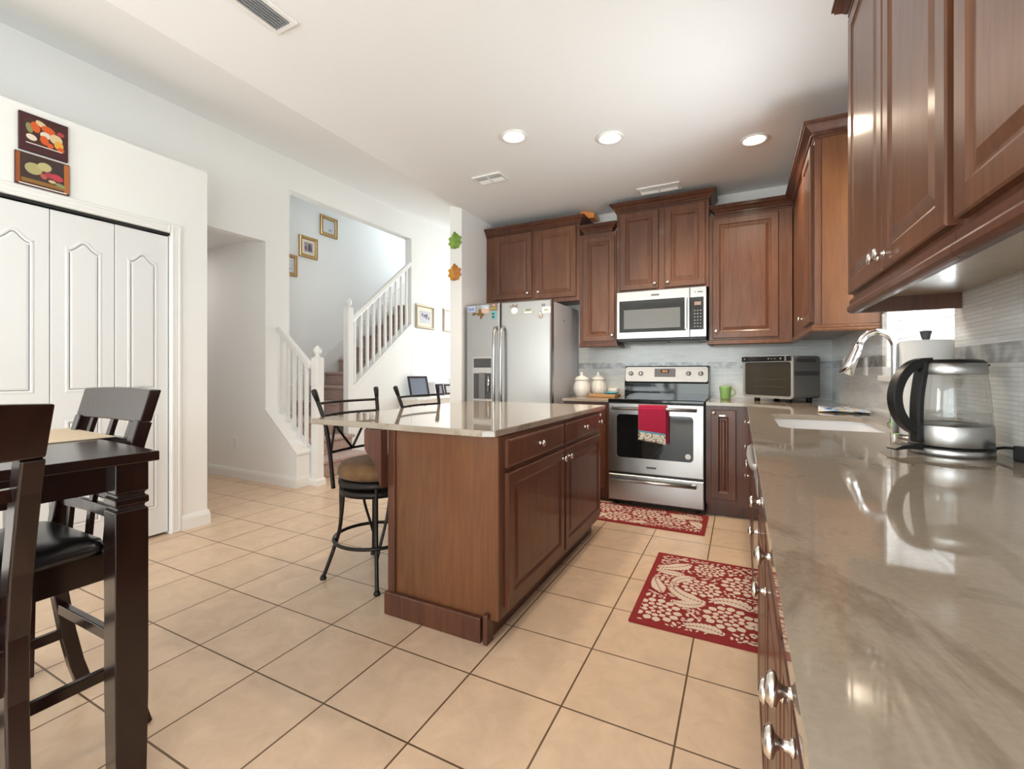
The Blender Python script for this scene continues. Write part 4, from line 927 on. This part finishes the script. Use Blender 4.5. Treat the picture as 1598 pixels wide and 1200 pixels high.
K(MB().prism([(0.066, 0.244), (0.100, 0.236), (0.090, 0.226), (0.082, 0.220), (0.068, 0.216)], frame((0, 0.014, 0), (1, 0, 0), (0, 0, 1)), 0, 0.028), 'spout', 'black', bevel=0.003)
hp = [(-0.055, 0, 0.244), (-0.085, 0, 0.241), (-0.112, 0, 0.226), (-0.135, 0, 0.196), (-0.148, 0, 0.155), (-0.146, 0, 0.115), (-0.132, 0, 0.080), (-0.110, 0, 0.056), (-0.088, 0, 0.045)]
hs = spline(hp); hnd = K(MB().rod(hs, 0.026, 0.024, (0, 1, 0)), 'handle', 'black', bevel=0.007)
MB().rod(spline([(-0.070, 0, 0.246), (-0.080, 0, 0.20), (-0.088, 0, 0.14), (-0.090, 0, 0.08), (-0.088, 0, 0.012)]), 0.030, 0.018, (0, 1, 0)).build('handle_mount', 'black', hnd, bevel=0.005)
kb_ = thing('kettle_base', 'round steel power base with switch tab under the glass kettle', 'kettle base', (kx, ky, CT), rz=math.radians(27.4), local=True)
kb_.scale = (1.1, 1.1, 1.0)
MB().lathe([(0, 0), (0.086, 0), (0.0875, 0.003), (0.0865, 0.019), (0.085, 0.021), (0, 0.021)], n=64).build('plate', 'steel', kb_)
MB().lathe([(0.0866, 0.019), (0.0878, 0.0205), (0.087, 0.0235), (0.084, 0.024), (0.084, 0.019)], n=64).build('seal_ring', 'black', kb_)
MB().prism([(-0.080, 0.012), (-0.120, 0.016), (-0.158, 0.012), (-0.160, 0.017), (-0.140, 0.026), (-0.100, 0.030), (-0.080, 0.026)], frame((0, 0.016, 0), (1, 0, 0), (0, 0, 1)), 0, 0.032).build('switch_tab', 'black', kb_, bevel=0.002)
MB().tube(spline([(0.080, -0.030, 0.018), (0.092, -0.050, 0.026), (0.082, -0.085, 0.030), (0.066, -0.108, 0.028)]), 0.004, 8).build('cord', 'cordm', kb_)
MB().box(0.054, 0.074, -0.138, -0.104, 0.0, 0.042).build('plug', 'black', kb_, bevel=0.003)

# outlets
def outlet(fr, u, v, label, w_=0.072, h_=0.115):
    loc = fr(u, v, 0); t_ = thing('wall_outlet', label, 'outlet', tuple(loc), group='white wall outlet plates')
    p_ = MB().panel(fr, u-w_/2, u+w_/2, v-h_/2, v+h_/2, 0.006, [(0, -0.003), (0.004, 0)]).build('plate', 'trim', t_)
    for dv in (-0.022, 0.022): MB().fbox(fr, u-0.016, u+0.016, v+dv-0.014, v+dv+0.014, 0.0055, 0.0085).build('socket', 'white', p_)
FRW = FW(XR-0.012)
outlet(FRW, -2.70, 1.205, 'white outlet plate on the side backsplash nearest the corner')
outlet(FRW, -2.03, 1.180, 'white outlet plate on the side backsplash next to the window')
outlet(frame((0, 1.58, 0), (1, 0, 0), (0, 0, 1)), -4.30, 0.385, 'white outlet plate low on the shaded hall wall')

# window blind
bl = thing('window_blind', 'white slatted blind in the window over the sink', 'blind', (XR+0.05, 1.185, WZ1-0.06))
MB().box(XR+0.02, XR+0.075, WY0+0.006, WY1-0.006, WZ1-0.05, WZ1-0.002).build('headrail', 'blind', bl, bevel=0.003)
for i in range(22):
    z = WZ0+0.05+0.0465*i; MB().bar((XR+0.05, WY0+0.008, z), (XR+0.05, WY1-0.008, z), 0.046, 0.003, (0.62, 0, 0.78)).build('slat', 'blind', bl)
MB().box(XR+0.035, XR+0.065, WY0+0.008, WY1-0.008, WZ0+0.014, WZ0+0.030).build('bottom_rail', 'blind', bl)
for y in (WY0+0.15, WY1-0.15): MB().tube([(XR+0.05, y, WZ0+0.02), (XR+0.05, y, WZ1-0.04)], 0.0012, 5).build('ladder_cord', 'blind', bl)

# orange box above the refrigerator cabinet
solo(MB().prism([(-0.90, 2.688), (-0.755, 2.688), (-0.755, 2.735), (-0.85, 2.765), (-0.90, 2.765)], frame((0, 3.0, 0), (1, 0, 0), (0, 0, 1)), 0, -0.14), 'storage_box', 'orange', 'orange box on top of the cabinet above the refrigerator', 'box', (-0.84, 3.05, 2.69), bevel=0.003)

# ------------------------------------------------------------------ rugs
def leaf(cx, cy, a, L, wd):
    P = []
    for k in range(7): t_ = k/6; P.append((L*t_, wd*math.sin(PI*t_)**0.8*0.5))
    for k in range(5, 0, -1): t_ = k/6; P.append((L*t_, -wd*math.sin(PI*t_)**0.8*0.5))
    return [(cx+x*math.cos(a)-y*math.sin(a), cy+x*math.sin(a)+y*math.cos(a)) for x, y in P]
def rug(label, x0, x1, y0, y1, seed, fringe=0.028):
    random.seed(seed); mb = MB(); cx, cy = (x0+x1)/2, (y0+y1)/2
    mb.prism(rrect(x0, x1, y0, y1, 0.006, 3), FXY, 0.0005, 0.008); mb.cur = 1
    ok = lambda P: all(x0+fringe < p[0] < x1-fringe and y0+fringe < p[1] < y1-fringe for p in P)
    used = []; z = [0.0083]
    def put(P):
        P = [(min(max(p[0], x0+fringe), x1-fringe), min(max(p[1], y0+fringe), y1-fringe)) for p in P]
        z[0] += 0.0000015; mb.poly(P, FXY, z[0])
    def flower(fx_, fy_, r):
        used.append((fx_, fy_, r*1.02))
        for ring, (n_, r0, L, w_) in enumerate(((13, 0.62, 0.38, 0.36), (10, 0.36, 0.26, 0.30), (6, 0.10, 0.24, 0.2))):
            for k in range(n_):
                a = 2*PI*(k+0.5*ring)/n_+random.uniform(-0.05, 0.05); put(leaf(fx_+r*r0*math.cos(a), fy_+r*r0*math.sin(a), a, r*L, r*w_*0.92))
    def frond(px_, py_, a, L, bend):
        n_ = 11; x, y = px_, py_; st_ = L/n_; pts = []
        for k in range(n_):
            q = k/n_; ll = L*0.36*(1-0.55*q)*min(1, 0.4+q*3)
            put(leaf(x, y, a+0.85, ll, ll*0.42)); put(leaf(x, y, a-0.85, ll, ll*0.42))
            pts.append((x, y)); used.append((x, y, ll*0.8)); x += st_*math.cos(a); y += st_*math.sin(a); a += bend/n_
        put(leaf(x-st_*0.3*math.cos(a), y-st_*0.3*math.sin(a), a, L*0.16, L*0.07))
    w_, h_ = x1-x0, y1-y0; s_ = min(w_, h_)
    k = 0; spots = []
    while k < 400 and len(spots) < max(6, int(w_*h_/0.066)):
        k += 1; fx_, fy_ = random.uniform(x0+0.10, x1-0.10), random.uniform(y0+0.10, y1-0.10)
        if all(math.hypot(fx_-a, fy_-b) > 0.215 for a, b in spots): spots.append((fx_, fy_)); flower(fx_, fy_, random.choice((0.085, 0.10, 0.115)))
    k = 0; m_ = 0
    while k < 600 and m_ < int(w_*h_/0.022):
        k += 1; fx_, fy_, a = random.uniform(x0+0.05, x1-0.05), random.uniform(y0+0.05, y1-0.05), random.uniform(0, 2*PI); bd = random.uniform(-2, 2); L = random.uniform(0.14, 0.24)
        tip = [(fx_+L*q*math.cos(a+bd*q/2), fy_+L*q*math.sin(a+bd*q/2)) for q in (0, 0.33, 0.66, 1)]
        if ok(tip) and all(math.hypot(t_[0]-u[0], t_[1]-u[1]) > u[2]+0.012 for t_ in tip for u in used): frond(fx_, fy_, a, L, bd); m_ += 1
    for k in range(int(w_*h_*12000)):
        fx_, fy_, a = random.uniform(x0+0.03, x1-0.03), random.uniform(y0+0.03, y1-0.03), random.uniform(0, 2*PI); L = random.uniform(0.02, 0.05)
        c_ = (fx_+L/2*math.cos(a), fy_+L/2*math.sin(a)); P = leaf(fx_, fy_, a, L, L*0.45)
        if ok(P) and all(math.hypot(c_[0]-u[0], c_[1]-u[1]) > u[2]+L*0.33 for u in used): put(P); used.append((c_[0], c_[1], L*0.33))
    return solo(mb, 'rug', ['rugred', 'rugcream'], label, 'rug', (cx, cy, 0))
rug('red floral rug in front of the sink cabinets', 0.088, 0.675, 0.645, 1.535, 11)
rug('red floral runner rug at the foot of the range', -0.80, 0.322, 1.995, 2.47, 5)

# ------------------------------------------------------------------ wall art
def wall_print(label, y0, y1, z0, z1, base, blobs, edge=None):
    t_ = thing('canvas_print', label, 'picture', (XC, (y0+y1)/2, (z0+z1)/2)); f_ = FE(XC+0.001)
    MB().panel(f_, y0, y1, z0, z1, 0.018, [(0, -0.001), (0.001, 0)]).build('canvas', sw(*base), t_)
    mb = MB(); ms = []; w_, h_ = y1-y0, z1-z0
    for i, (u, v, ru_, rv_, a, cc) in enumerate(blobs):
        s_ = sw(*cc)
        if s_ not in ms: ms.append(s_)
        mb.cur = ms.index(s_)
        if a == 'box': P = [(u-ru_, v-rv_), (u+ru_, v-rv_), (u+ru_, v+rv_), (u-ru_, v+rv_)]
        else: P = [(u+ru_*math.cos(q)*math.cos(a)-rv_*math.sin(q)*math.sin(a), v+ru_*math.cos(q)*math.sin(a)+rv_*math.sin(q)*math.cos(a)) for q in [2*PI*k/20 for k in range(20)]]
        mb.poly([(y0+w_*min(max(p, 0.005), 0.995), z0+h_*min(max(q, 0.005), 0.995)) for p, q in P], f_, 0.0182+0.0001*i)
    mb.build('printed_scene', ms, t_)
OR, CR, YE, GR, WH, RD = (0.62, 0.10, 0.02), (0.66, 0.50, 0.28), (0.72, 0.36, 0.06), (0.22, 0.24, 0.10), (0.70, 0.62, 0.52), (0.40, 0.05, 0.05)
wall_print('square dark canvas print of orange and white gourds above the closet', -0.466, -0.257, 2.392, 2.604, (0.055, 0.014, 0.016), [
    (0.5, 0.55, 0.38, 0.31, 'box', (0.06, 0.02, 0.014)), (0.20, 0.62, 0.07, 0.13, 0.2, GR), (0.32, 0.68, 0.09, 0.14, 0.3, OR), (0.44, 0.80, 0.13, 0.07, -0.5, CR), (0.58, 0.70, 0.15, 0.10, -0.3, OR), (0.84, 0.70, 0.08, 0.06, 0, RD),
    (0.52, 0.54, 0.11, 0.09, 0, WH), (0.74, 0.52, 0.14, 0.13, -0.3, CR), (0.80, 0.38, 0.10, 0.12, 0, YE), (0.84, 0.27, 0.08, 0.07, 0, OR), (0.24, 0.38, 0.11, 0.08, -0.2, WH), (0.50, 0.40, 0.09, 0.12, 0.2, OR), (0.62, 0.30, 0.07, 0.07, 0, OR), (0.5, 0.215, 0.37, 0.012, 'box', (0.75, 0.68, 0.64))])
wall_print('wide canvas print of green gourds and red fruit above the closet', -0.481, -0.250, 2.197, 2.377, (0.070, 0.022, 0.012), [
    (0.5, 0.52, 0.40, 0.42, 'box', (0.045, 0.026, 0.024)), (0.045, 0.5, 0.035, 0.47, 'box', (0.30, 0.08, 0.02)), (0.94, 0.5, 0.05, 0.47, 'box', (0.42, 0.13, 0.03)), (0.5, 0.16, 0.40, 0.06, 'box', (0.26, 0.13, 0.03)),
    (0.32, 0.56, 0.16, 0.18, 0, (0.40, 0.36, 0.16)), (0.52, 0.70, 0.13, 0.14, -0.4, (0.48, 0.42, 0.20)), (0.50, 0.40, 0.06, 0.09, 0.4, (0.45, 0.10, 0.08)), (0.60, 0.48, 0.07, 0.10, 0.3, (0.36, 0.05, 0.06)), (0.75, 0.46, 0.13, 0.10, -0.5, (0.50, 0.05, 0.07)), (0.66, 0.30, 0.07, 0.05, 0, (0.60, 0.42, 0.26)), (0.82, 0.24, 0.11, 0.06, -0.4, (0.24, 0.26, 0.12)), (0.5, 0.03, 0.44, 0.018, 'box', (0.75, 0.68, 0.64))])
def framed(label, fr, u0, u1, v0, v1, fm, fw, photo, group=None, mat_in=0.05, tone=(0.30, 0.30, 0.36)):
    t_ = thing('picture_frame', label, 'picture', tuple(fr((u0+u1)/2, (v0+v1)/2, 0)), group=group)
    mb = MB()
    rings = [(0, 0.0, ), (0.006, 0.020), (fw*0.5, 0.014), (fw*0.8, 0.018), (fw, 0.008)]
    lv = [[fr(u, v, w_) for u, v in ((u0+i, v0+i), (u1-i, v0+i), (u1-i, v1-i), (u0+i, v1-i))] for i, w_ in rings]
    for a, b in zip(lv, lv[1:]): mb.add(a+b, [(i, (i+1) % 4, 4+(i+1) % 4, 4+i) for i in range(4)])
    mb.build('frame', fm, t_)
    MB().fbox(fr, u0+fw*0.9, u1-fw*0.9, v0+fw*0.9, v1-fw*0.9, 0.001, 0.007).build('mat_board', 'matboard' if photo else sw(0.62, 0.63, 0.66), t_)
    uu, vv_ = fw+mat_in, fw+mat_in
    if photo:
        pm = MB().fbox(fr, u0+uu, u1-uu, v0+vv_, v1-vv_, 0.007, 0.008).build('photo', sw(*tone), t_)
        q = MB(); random.seed(int(abs(u0)*1000))
        for k in range(7):
            a = random.uniform(u0+uu+0.02, u1-uu-0.02); b = random.uniform(v0+vv_+0.02, v1-vv_-0.04); q.prism([(a+0.018*math.cos(x), b+0.026*math.sin(x)) for x in [PI/4*k2 for k2 in range(8)]], fr, 0.008, 0.0085+0.0001*k)
        q.build('figures', sw(0.10, 0.07, 0.12), pm)
    else:
        c_ = ((u0+u1)/2+0.02, (v0+v1)/2-0.05); MB().prism([(c_[0]+0.03*math.cos(x), c_[1]+0.018*math.sin(x)) for x in [PI/5*k2 for k2 in range(10)]], fr, 0.007, 0.008).build('sketch', sw(0.30, 0.32, 0.42), t_)
FST = FE(-4.75+0.001)
framed('gold framed sketch highest on the stair wall', FST, 3.086, 3.40, 3.09, 3.385, 'gold', 0.055, False, 'gold frames up the stair wall')
framed('gold framed group photo in the middle on the stair wall', FST, 2.736, 3.042, 2.705, 3.005, 'gold', 0.050, True, 'gold frames up the stair wall', 0.035, (0.34, 0.27, 0.30))
framed('gold framed sketch lowest on the stair wall, partly hidden by the pier', FST, 2.40, 2.71, 2.41, 2.70, 'gold', 0.050, False, 'gold frames up the stair wall')
FLW = FE(XW+0.001)
framed('pewter framed photo on the white wall right of the stair railing', FLW, 4.03, 4.485, 1.80, 2.17, 'pewter', 0.040, True, 'pewter frames beside the stairs', 0.05, (0.50, 0.49, 0.54))
framed('pewter framed picture half hidden by the wall end beside refrigerator', FLW, 4.745, 5.20, 1.80, 2.185, 'pewter', 0.040, False, 'pewter frames beside the stairs')
# metal leaves on the wall end
def wall_leaf(label, x, z, cols, s_=0.085):
    y = 2.398; t_ = thing('leaf_ornament', label, 'wall ornament', (x, y, z), group='leaf ornaments on the wall end'); f_ = FS(y)
    half = [(0, 1.12), (0.16, 0.92), (0.40, 0.78), (0.50, 0.58), (0.56, 0.42), (0.80, 0.50), (0.92, 0.34), (0.80, 0.12), (0.72, -0.02), (0.94, -0.20), (0.90, -0.38), (0.70, -0.50), (0.62, -0.62), (0.60, -0.80), (0.36, -0.90), (0.16, -0.86), (0.0, -0.95)]
    for i, sg in enumerate((-1, 1)):
        mb = MB(); n = len(half)
        for k in range(n-1):
            a, b = half[k], half[k+1]
            h = lambda p: 0.004+0.028*(1-min(1, abs(p[0])))*0.8
            P = [f_(x, z+a[1]*s_*0.85, 0.030), f_(x+sg*a[0]*s_, z+a[1]*s_, 0.006), f_(x+sg*b[0]*s_, z+b[1]*s_, 0.006), f_(x, z+b[1]*s_*0.85, 0.030)]
            mb.add(P, [(0, 1, 2, 3)], True)
            Q = [f_(x+sg*a[0]*s_, z+a[1]*s_, 0.001), f_(x+sg*b[0]*s_, z+b[1]*s_, 0.001)]
            mb.add([P[1], P[2], Q[1], Q[0]], [(0, 1, 2, 3)])
        mb.build('leaf_half', sw(*cols[i]), t_)
    MB().tube([f_(x, z-1.0*s_, 0.020), f_(x, z-0.3*s_, 0.030), f_(x, z+0.9*s_, 0.022)], 0.003, 6).build('vein', sw(*cols[2]), t_)
wall_leaf('green metal leaf ornament on the wall end', -2.012, 2.463, [(0.24, 0.38, 0.06), (0.15, 0.26, 0.03), (0.36, 0.46, 0.12)])
wall_leaf('amber metal leaf ornament below the green one', -2.016, 2.143, [(0.60, 0.28, 0.03), (0.42, 0.15, 0.02), (0.55, 0.36, 0.06)])

# ------------------------------------------------------------------ console table with photo frames (beyond the stools)
ct = thing('console_table', 'white topped console table against the wall beyond the bar stools', 'table', (-3.6, 4.4, 0))
MB().box(-3.785, -3.44, 3.62, 5.35, 0.74, 0.775).build('top', 'trim', ct, bevel=0.004)
for x in (-3.76, -3.47):
    for y in (3.66, 5.30): MB().box(x-0.02, x+0.02, y-0.02, y+0.02, 0, 0.74).build('leg', 'trim', ct)
def desk_frame(label, y, w_, h_, fm, pic, x=-3.62, lean=0.30, rz=0.0):
    t_ = thing('photo_frame', label, 'picture', (x, y, 0.7765), rz=rz, group='photo frames on the console', local=True)
    fr = frame((0, -w_/2, 0), (0, 1, 0), (-lean, 0, 1)); b = 0.028
    MB().fbox(fr, 0, w_, 0, b, -0.008, 0.008).fbox(fr, 0, w_, h_-b, h_, -0.008, 0.008).fbox(fr, 0, b, b, h_-b, -0.008, 0.008).fbox(fr, w_-b, w_, b, h_-b, -0.008, 0.008).build('frame', fm, t_)
    MB().fbox(fr, b*0.9, w_-b*0.9, b*0.9, h_-b*0.9, -0.006, 0.002).build('photo', sw(*pic), t_)
    MB().bar((-0.008-lean*h_*0.55, 0, h_*0.55), (-lean*h_-0.06, 0, 0.004), 0.04, 0.006).build('easel_leg', 'black', t_)
desk_frame('large dark leaning photo frame at the near end of the console', 3.92, 0.33, 0.31, 'darkframe', (0.22, 0.25, 0.32), rz=-0.35)
desk_frame('white photo frame next to the large dark frame', 4.21, 0.14, 0.22, sw(0.82, 0.82, 0.82), (0.70, 0.70, 0.72), rz=-0.5)
desk_frame('small dark photo frame third along on the console', 4.42, 0.16, 0.18, 'darkframe', (0.32, 0.28, 0.38), rz=-0.35)
desk_frame('small dark photo frame with pale picture near the wall end', 4.68, 0.16, 0.17, 'darkframe', (0.60, 0.58, 0.60), rz=-0.35)
desk_frame('silver photo frame standing behind the small dark frames', 4.95, 0.30, 0.26, 'silver', (0.40, 0.42, 0.45), x=-3.64, rz=-0.25, lean=0.2)

# ------------------------------------------------------------------ bar stools (local frame: back at -X, front to the island)
def make_stool(label, loc, rz):
    t_ = thing('bar_stool', label, 'stool', loc, rz, group='iron bar stools at the island', local=True)
    MB().lathe([(0, 0.555), (0.165, 0.555), (0.192, 0.565), (0.205, 0.590), (0.200, 0.620), (0.175, 0.645), (0.10, 0.662), (0, 0.666)], n=40).build('seat_cushion', 'suede', t_)
    MB().lathe([(0.17, 0.522), (0.196, 0.522), (0.198, 0.526), (0.198, 0.552), (0.17, 0.5545), (0.17, 0.522)], n=40).build('seat_ring', 'iron', t_)
    MB().lathe([(0.178, 0.470), (0.190, 0.470), (0.190, 0.500), (0.178, 0.500), (0.178, 0.470)], n=40).build('swivel_ring', 'iron', t_)
    MB().tube([(0.222*math.cos(a), 0.222*math.sin(a), 0.215) for a in [2*PI*k/40 for k in range(40)]], 0.010, 8, True).build('foot_ring', 'iron', t_)
    for k in range(4):
        a = PI/4+PI/2*k; c_, s_ = math.cos(a), math.sin(a)
        prof = [(0.182, 0.525), (0.183, 0.45), (0.182, 0.36), (0.190, 0.27), (0.215, 0.18), (0.250, 0.08), (0.275, 0.014)]
        lg = MB().tube(spline([(r*c_, r*s_, z) for r, z in prof], 4), 0.0105, 8)
        lg.lathe([(0.018, 0), (0.018, 0.008), (0.011, 0.022)], (0.276*c_, 0.276*s_, 0), n=12).build('leg', 'iron', t_)
        a2 = a+0.42; lo = spline([(0.182*math.cos(a2), 0.182*math.sin(a2), 0.49), (0.186*math.cos(a+0.3), 0.186*math.sin(a+0.3), 0.36), (0.20*math.cos(a+0.12), 0.20*math.sin(a+0.12), 0.24), (0.224*c_, 0.224*s_, 0.15)], 4)
        MB().tube(lo, 0.008, 8).build('brace', 'iron', t_)
    for sg in (-1, 1):
        po = spline([(-0.150, 0.165*sg, 0.50), (-0.156, 0.172*sg, 0.60), (-0.158, 0.185*sg, 0.72), (-0.168, 0.205*sg, 0.86), (-0.198, 0.228*sg, 0.98), (-0.212, 0.238*sg, 1.03)], 4)
        p_ = MB().tube(po, 0.0115, 8).build('back_post', 'iron', t_)
        MB().tube([(-0.199, 0.229*sg, 0.985), (-0.212, 0.238*sg, 1.03), (-0.217, 0.241*sg, 1.045), (-0.219, 0.242*sg, 1.050)], [0.012, 0.016, 0.015, 0.006], 10).build('finial', 'iron', p_)
    arc = lambda z, x, w_, bow: [(x-bow*(1-(q/1.0)**2), w_*q, z) for q in [-1+0.2*k for k in range(11)]]
    MB().tube(arc(0.972, -0.196, 0.226, 0.045), 0.0075, 8).build('top_rail', 'iron', t_)
    MB().tube(arc(0.905, -0.178, 0.214, 0.045), 0.0075, 8).build('middle_rail', 'iron', t_)
    MB().tube(arc(0.700, -0.157, 0.183, 0.020), 0.0075, 8).build('lower_rail', 'iron', t_)
    zz = MB(); bot = [(-0.162, -0.172, 0.70), (-0.176, 0.0, 0.70), (-0.162, 0.172, 0.70)]
    zz.tube([bot[0], (-0.214, -0.085, 0.905)], 0.0075, 8).tube([(-0.196, -0.165, 0.905), bot[1]], 0.0075, 8).tube([bot[1], (-0.196, 0.165, 0.905)], 0.0075, 8).tube([bot[2], (-0.214, 0.085, 0.905)], 0.0075, 8)
    zz.build('zigzag', 'iron', t_); return t_
s1 = make_stool('iron bar stool with brown suede seat closest to the dining table', (-1.308, 0.500, 0), 0.0)
copy_thing(s1, (-1.308, 1.165, 0), 0.0, 'iron bar stool farther along, only its back showing above the island')

# ------------------------------------------------------------------ dining set (chair: back at +Y, faces -Y)
tb = thing('dining_table', 'dark espresso counter-height dining table with grooved legs', 'table', (-0.85, -0.815, 0), math.radians(-4), local=True)
TZ = 0.935; TLx, TLy = 1.05, 1.05
MB().box(-TLx, 0, -TLy, 0, TZ-0.026, TZ).build('top', 'espresso', tb, bevel=0.003)
MB().box(-TLx+0.05, -0.055, -0.068, -0.048, 0.838, TZ-0.026).box(-TLx+0.05, -0.055, -TLy+0.048, -TLy+0.068, 0.838, TZ-0.026).box(-0.068, -0.048, -TLy+0.05, -0.055, 0.838, TZ-0.026).box(-TLx+0.048, -TLx+0.068, -TLy+0.05, -0.055, 0.838, TZ-0.026).build('apron', 'espresso', tb)
for x in (-0.055, -TLx+0.055):
    for y in (-0.055, -TLy+0.055):
        h = 0.0365; mb = MB(); prof = [(h, TZ-0.026), (h, 0.832), (h-0.006, 0.827), (h-0.006, 0.821), (h+0.001, 0.816), (h+0.001, 0.800), (h-0.006, 0.795), (h-0.006, 0.789), (h, 0.784), (h, 0.3), (h-0.004, 0.0)]
        vs = [V(x+a*r, y+b*r, z) for r, z in prof for a, b in ((-1, -1), (1, -1), (1, 1), (-1, 1))]; fs = [(0, 1, 2, 3)]
        for k in range(len(prof)-1):
            for i in range(4): fs.append((4*k+i, 4*k+(i+1) % 4, 4*k+4+(i+1) % 4, 4*k+4+i))
        q = 4*(len(prof)-1); fs.append((q+3, q+2, q+1, q)); mb.add(vs, fs); mb.build('leg', 'espresso', tb, bevel=0.002)
o = solo(MB().box(-0.62, -0.20, -0.17, 0.14, 0.0005, 0.004), 'placemat', 'placemat', 'tan woven placemat on the dining table', 'placemat', (0, 0, 0), bevel=0.001)
o.location = (-1.07, -0.90, TZ); o.rotation_euler = (0, 0, math.radians(-4))
def make_chair(label, loc, rz):
    t_ = thing('dining_chair', label, 'chair', loc, rz, group='tall espresso dining chairs', local=True)
    zs = [(0.0, 0.282), (0.10, 0.255), (0.22, 0.232), (0.36, 0.212), (0.50, 0.204), (0.63, 0.206), (0.76, 0.225), (0.92, 0.262), (1.085, 0.308)]
    yb = lambda z: next(a[1]+(b[1]-a[1])*(z-a[0])/(b[0]-a[0]) for a, b in zip(zs, zs[1:]) if a[0] <= z <= b[0])
    for sg in (-1, 1):
        MB().rod([(0.203*sg, y, z) for z, y in zs[:8]]+[(0.203*sg, yb(0.988), 0.988)], 0.036, 0.042, (1, 0, 0)).build('leg', 'espresso', t_, bevel=0.004)
        MB().rod([(0.20*sg, -0.205, 0.0), (0.20*sg, -0.20, 0.3), (0.20*sg, -0.195, 0.56)], 0.038, 0.038, (1, 0, 0)).build('leg', 'espresso', t_, bevel=0.004)
        MB().box(0.20*sg-0.011, 0.20*sg+0.011, -0.18, 0.19, 0.515, 0.595).build('seat_rail', 'espresso', t_)
        MB().box(0.20*sg-0.010, 0.20*sg+0.010, -0.19, 0.235, 0.205, 0.240).build('stretcher', 'espresso', t_, bevel=0.003)
    MB().box(-0.185, 0.185, 0.200, 0.222, 0.300, 0.336).build('stretcher', 'espresso', t_, bevel=0.003)
    MB().box(-0.185, 0.185, -0.212, -0.190, 0.240, 0.275).build('stretcher', 'espresso', t_, bevel=0.003)
    MB().box(-0.19, 0.19, -0.205, -0.183, 0.515, 0.595).box(-0.19, 0.19, 0.183, 0.205, 0.515, 0.595).build('seat_rail', 'espresso', t_)
    # padded seat
    mb = MB(); N = 12
    for lay, (sc_, z) in enumerate(((0.985, 0.596), (1.0, 0.612), (0.97, 0.632), (0.86, 0.642), (0.5, 0.648))):
        for (x, y) in rrect(-0.215*sc_, 0.215*sc_, -0.225*sc_, 0.19*sc_, 0.05*sc_, 6): mb.v.append(V(x, y, z))
    n = 28
    for l in range(4):
        for i in range(n): mb.f.append([l*n+i, l*n+(i+1) % n, (l+1)*n+(i+1) % n, (l+1)*n+i]); mb.sm.append(True); mb.mi.append(0)
    mb.f.append([4*n+i for i in range(n)]); mb.sm.append(True); mb.mi.append(0); mb.f.append([i for i in range(n)][::-1]); mb.sm.append(False); mb.mi.append(0)
    mb.build('seat_pad', 'leather', t_)
    # crest rail, gently curved, as wide as the posts
    cr = MB(); n = 14; vs = []
    for i in range(n+1):
        q = -1+2*i/n; x = 0.2215*q; bow = 0.012*(1-q*q)
        for (z, e) in ((0.985, 0), (1.088, 0.0)):
            yy = yb(min(z, 1.084))+bow; zt = z+(0.006*(1-q*q) if z > 1 else 0); vs += [V(x*(1.02 if z > 1 else 1.0), yy-0.018, zt), V(x*(1.02 if z > 1 else 1.0), yy+0.018, zt)]
    fs = [(0, 1, 3, 2), (4*n, 4*n+2, 4*n+3, 4*n+1)]
    for i in range(n):
        a, b = 4*i, 4*i+4; fs += [(a, a+2, b+2, b), (a+1, b+1, b+3, a+3), (a, b, b+1, a+1), (a+2, a+3, b+3, b+2)]
    cr.add(vs, fs).build('crest_rail', 'espresso', t_, bevel=0.004)
    for z, h in ((0.918, 0.024), (0.700, 0.034)):
        MB().rod([(x, yb(z)+0.010*(1-(x/0.19)**2), z) for x in (-0.188, -0.12, -0.04, 0.04, 0.12, 0.188)], 0.018, h, (0, 1, 0)).build('back_rail', 'espresso', t_)
    for x in (-0.135, 0.0, 0.135):
        MB().rod([(x, yb(z)+0.009*(1-(x/0.19)**2), z) for z in (0.56, 0.70, 0.80, 0.918, 0.99)], 0.024, 0.014, (1, 0, 0)).build('slat', 'espresso', t_)
    MB().rod([(x, yb(0.80)+0.009*(1-(x/0.19)**2), 0.80) for x in (-0.118, -0.06, 0, 0.06, 0.118)], 0.022, 0.145, (0, 1, 0)).build('back_pad', 'leather', t_, bevel=0.006)
    return t_
ch = make_chair('espresso dining chair tucked in at the far side of table, facing the camera', (-1.385, -0.985, 0), 0.0)
copy_thing(ch, (-0.93, -1.335, 0), math.radians(-90), 'espresso dining chair in the near left corner, its back to the camera')

for o in list(bpy.data.objects):
    if '_o' in o.keys(): del o['_o']
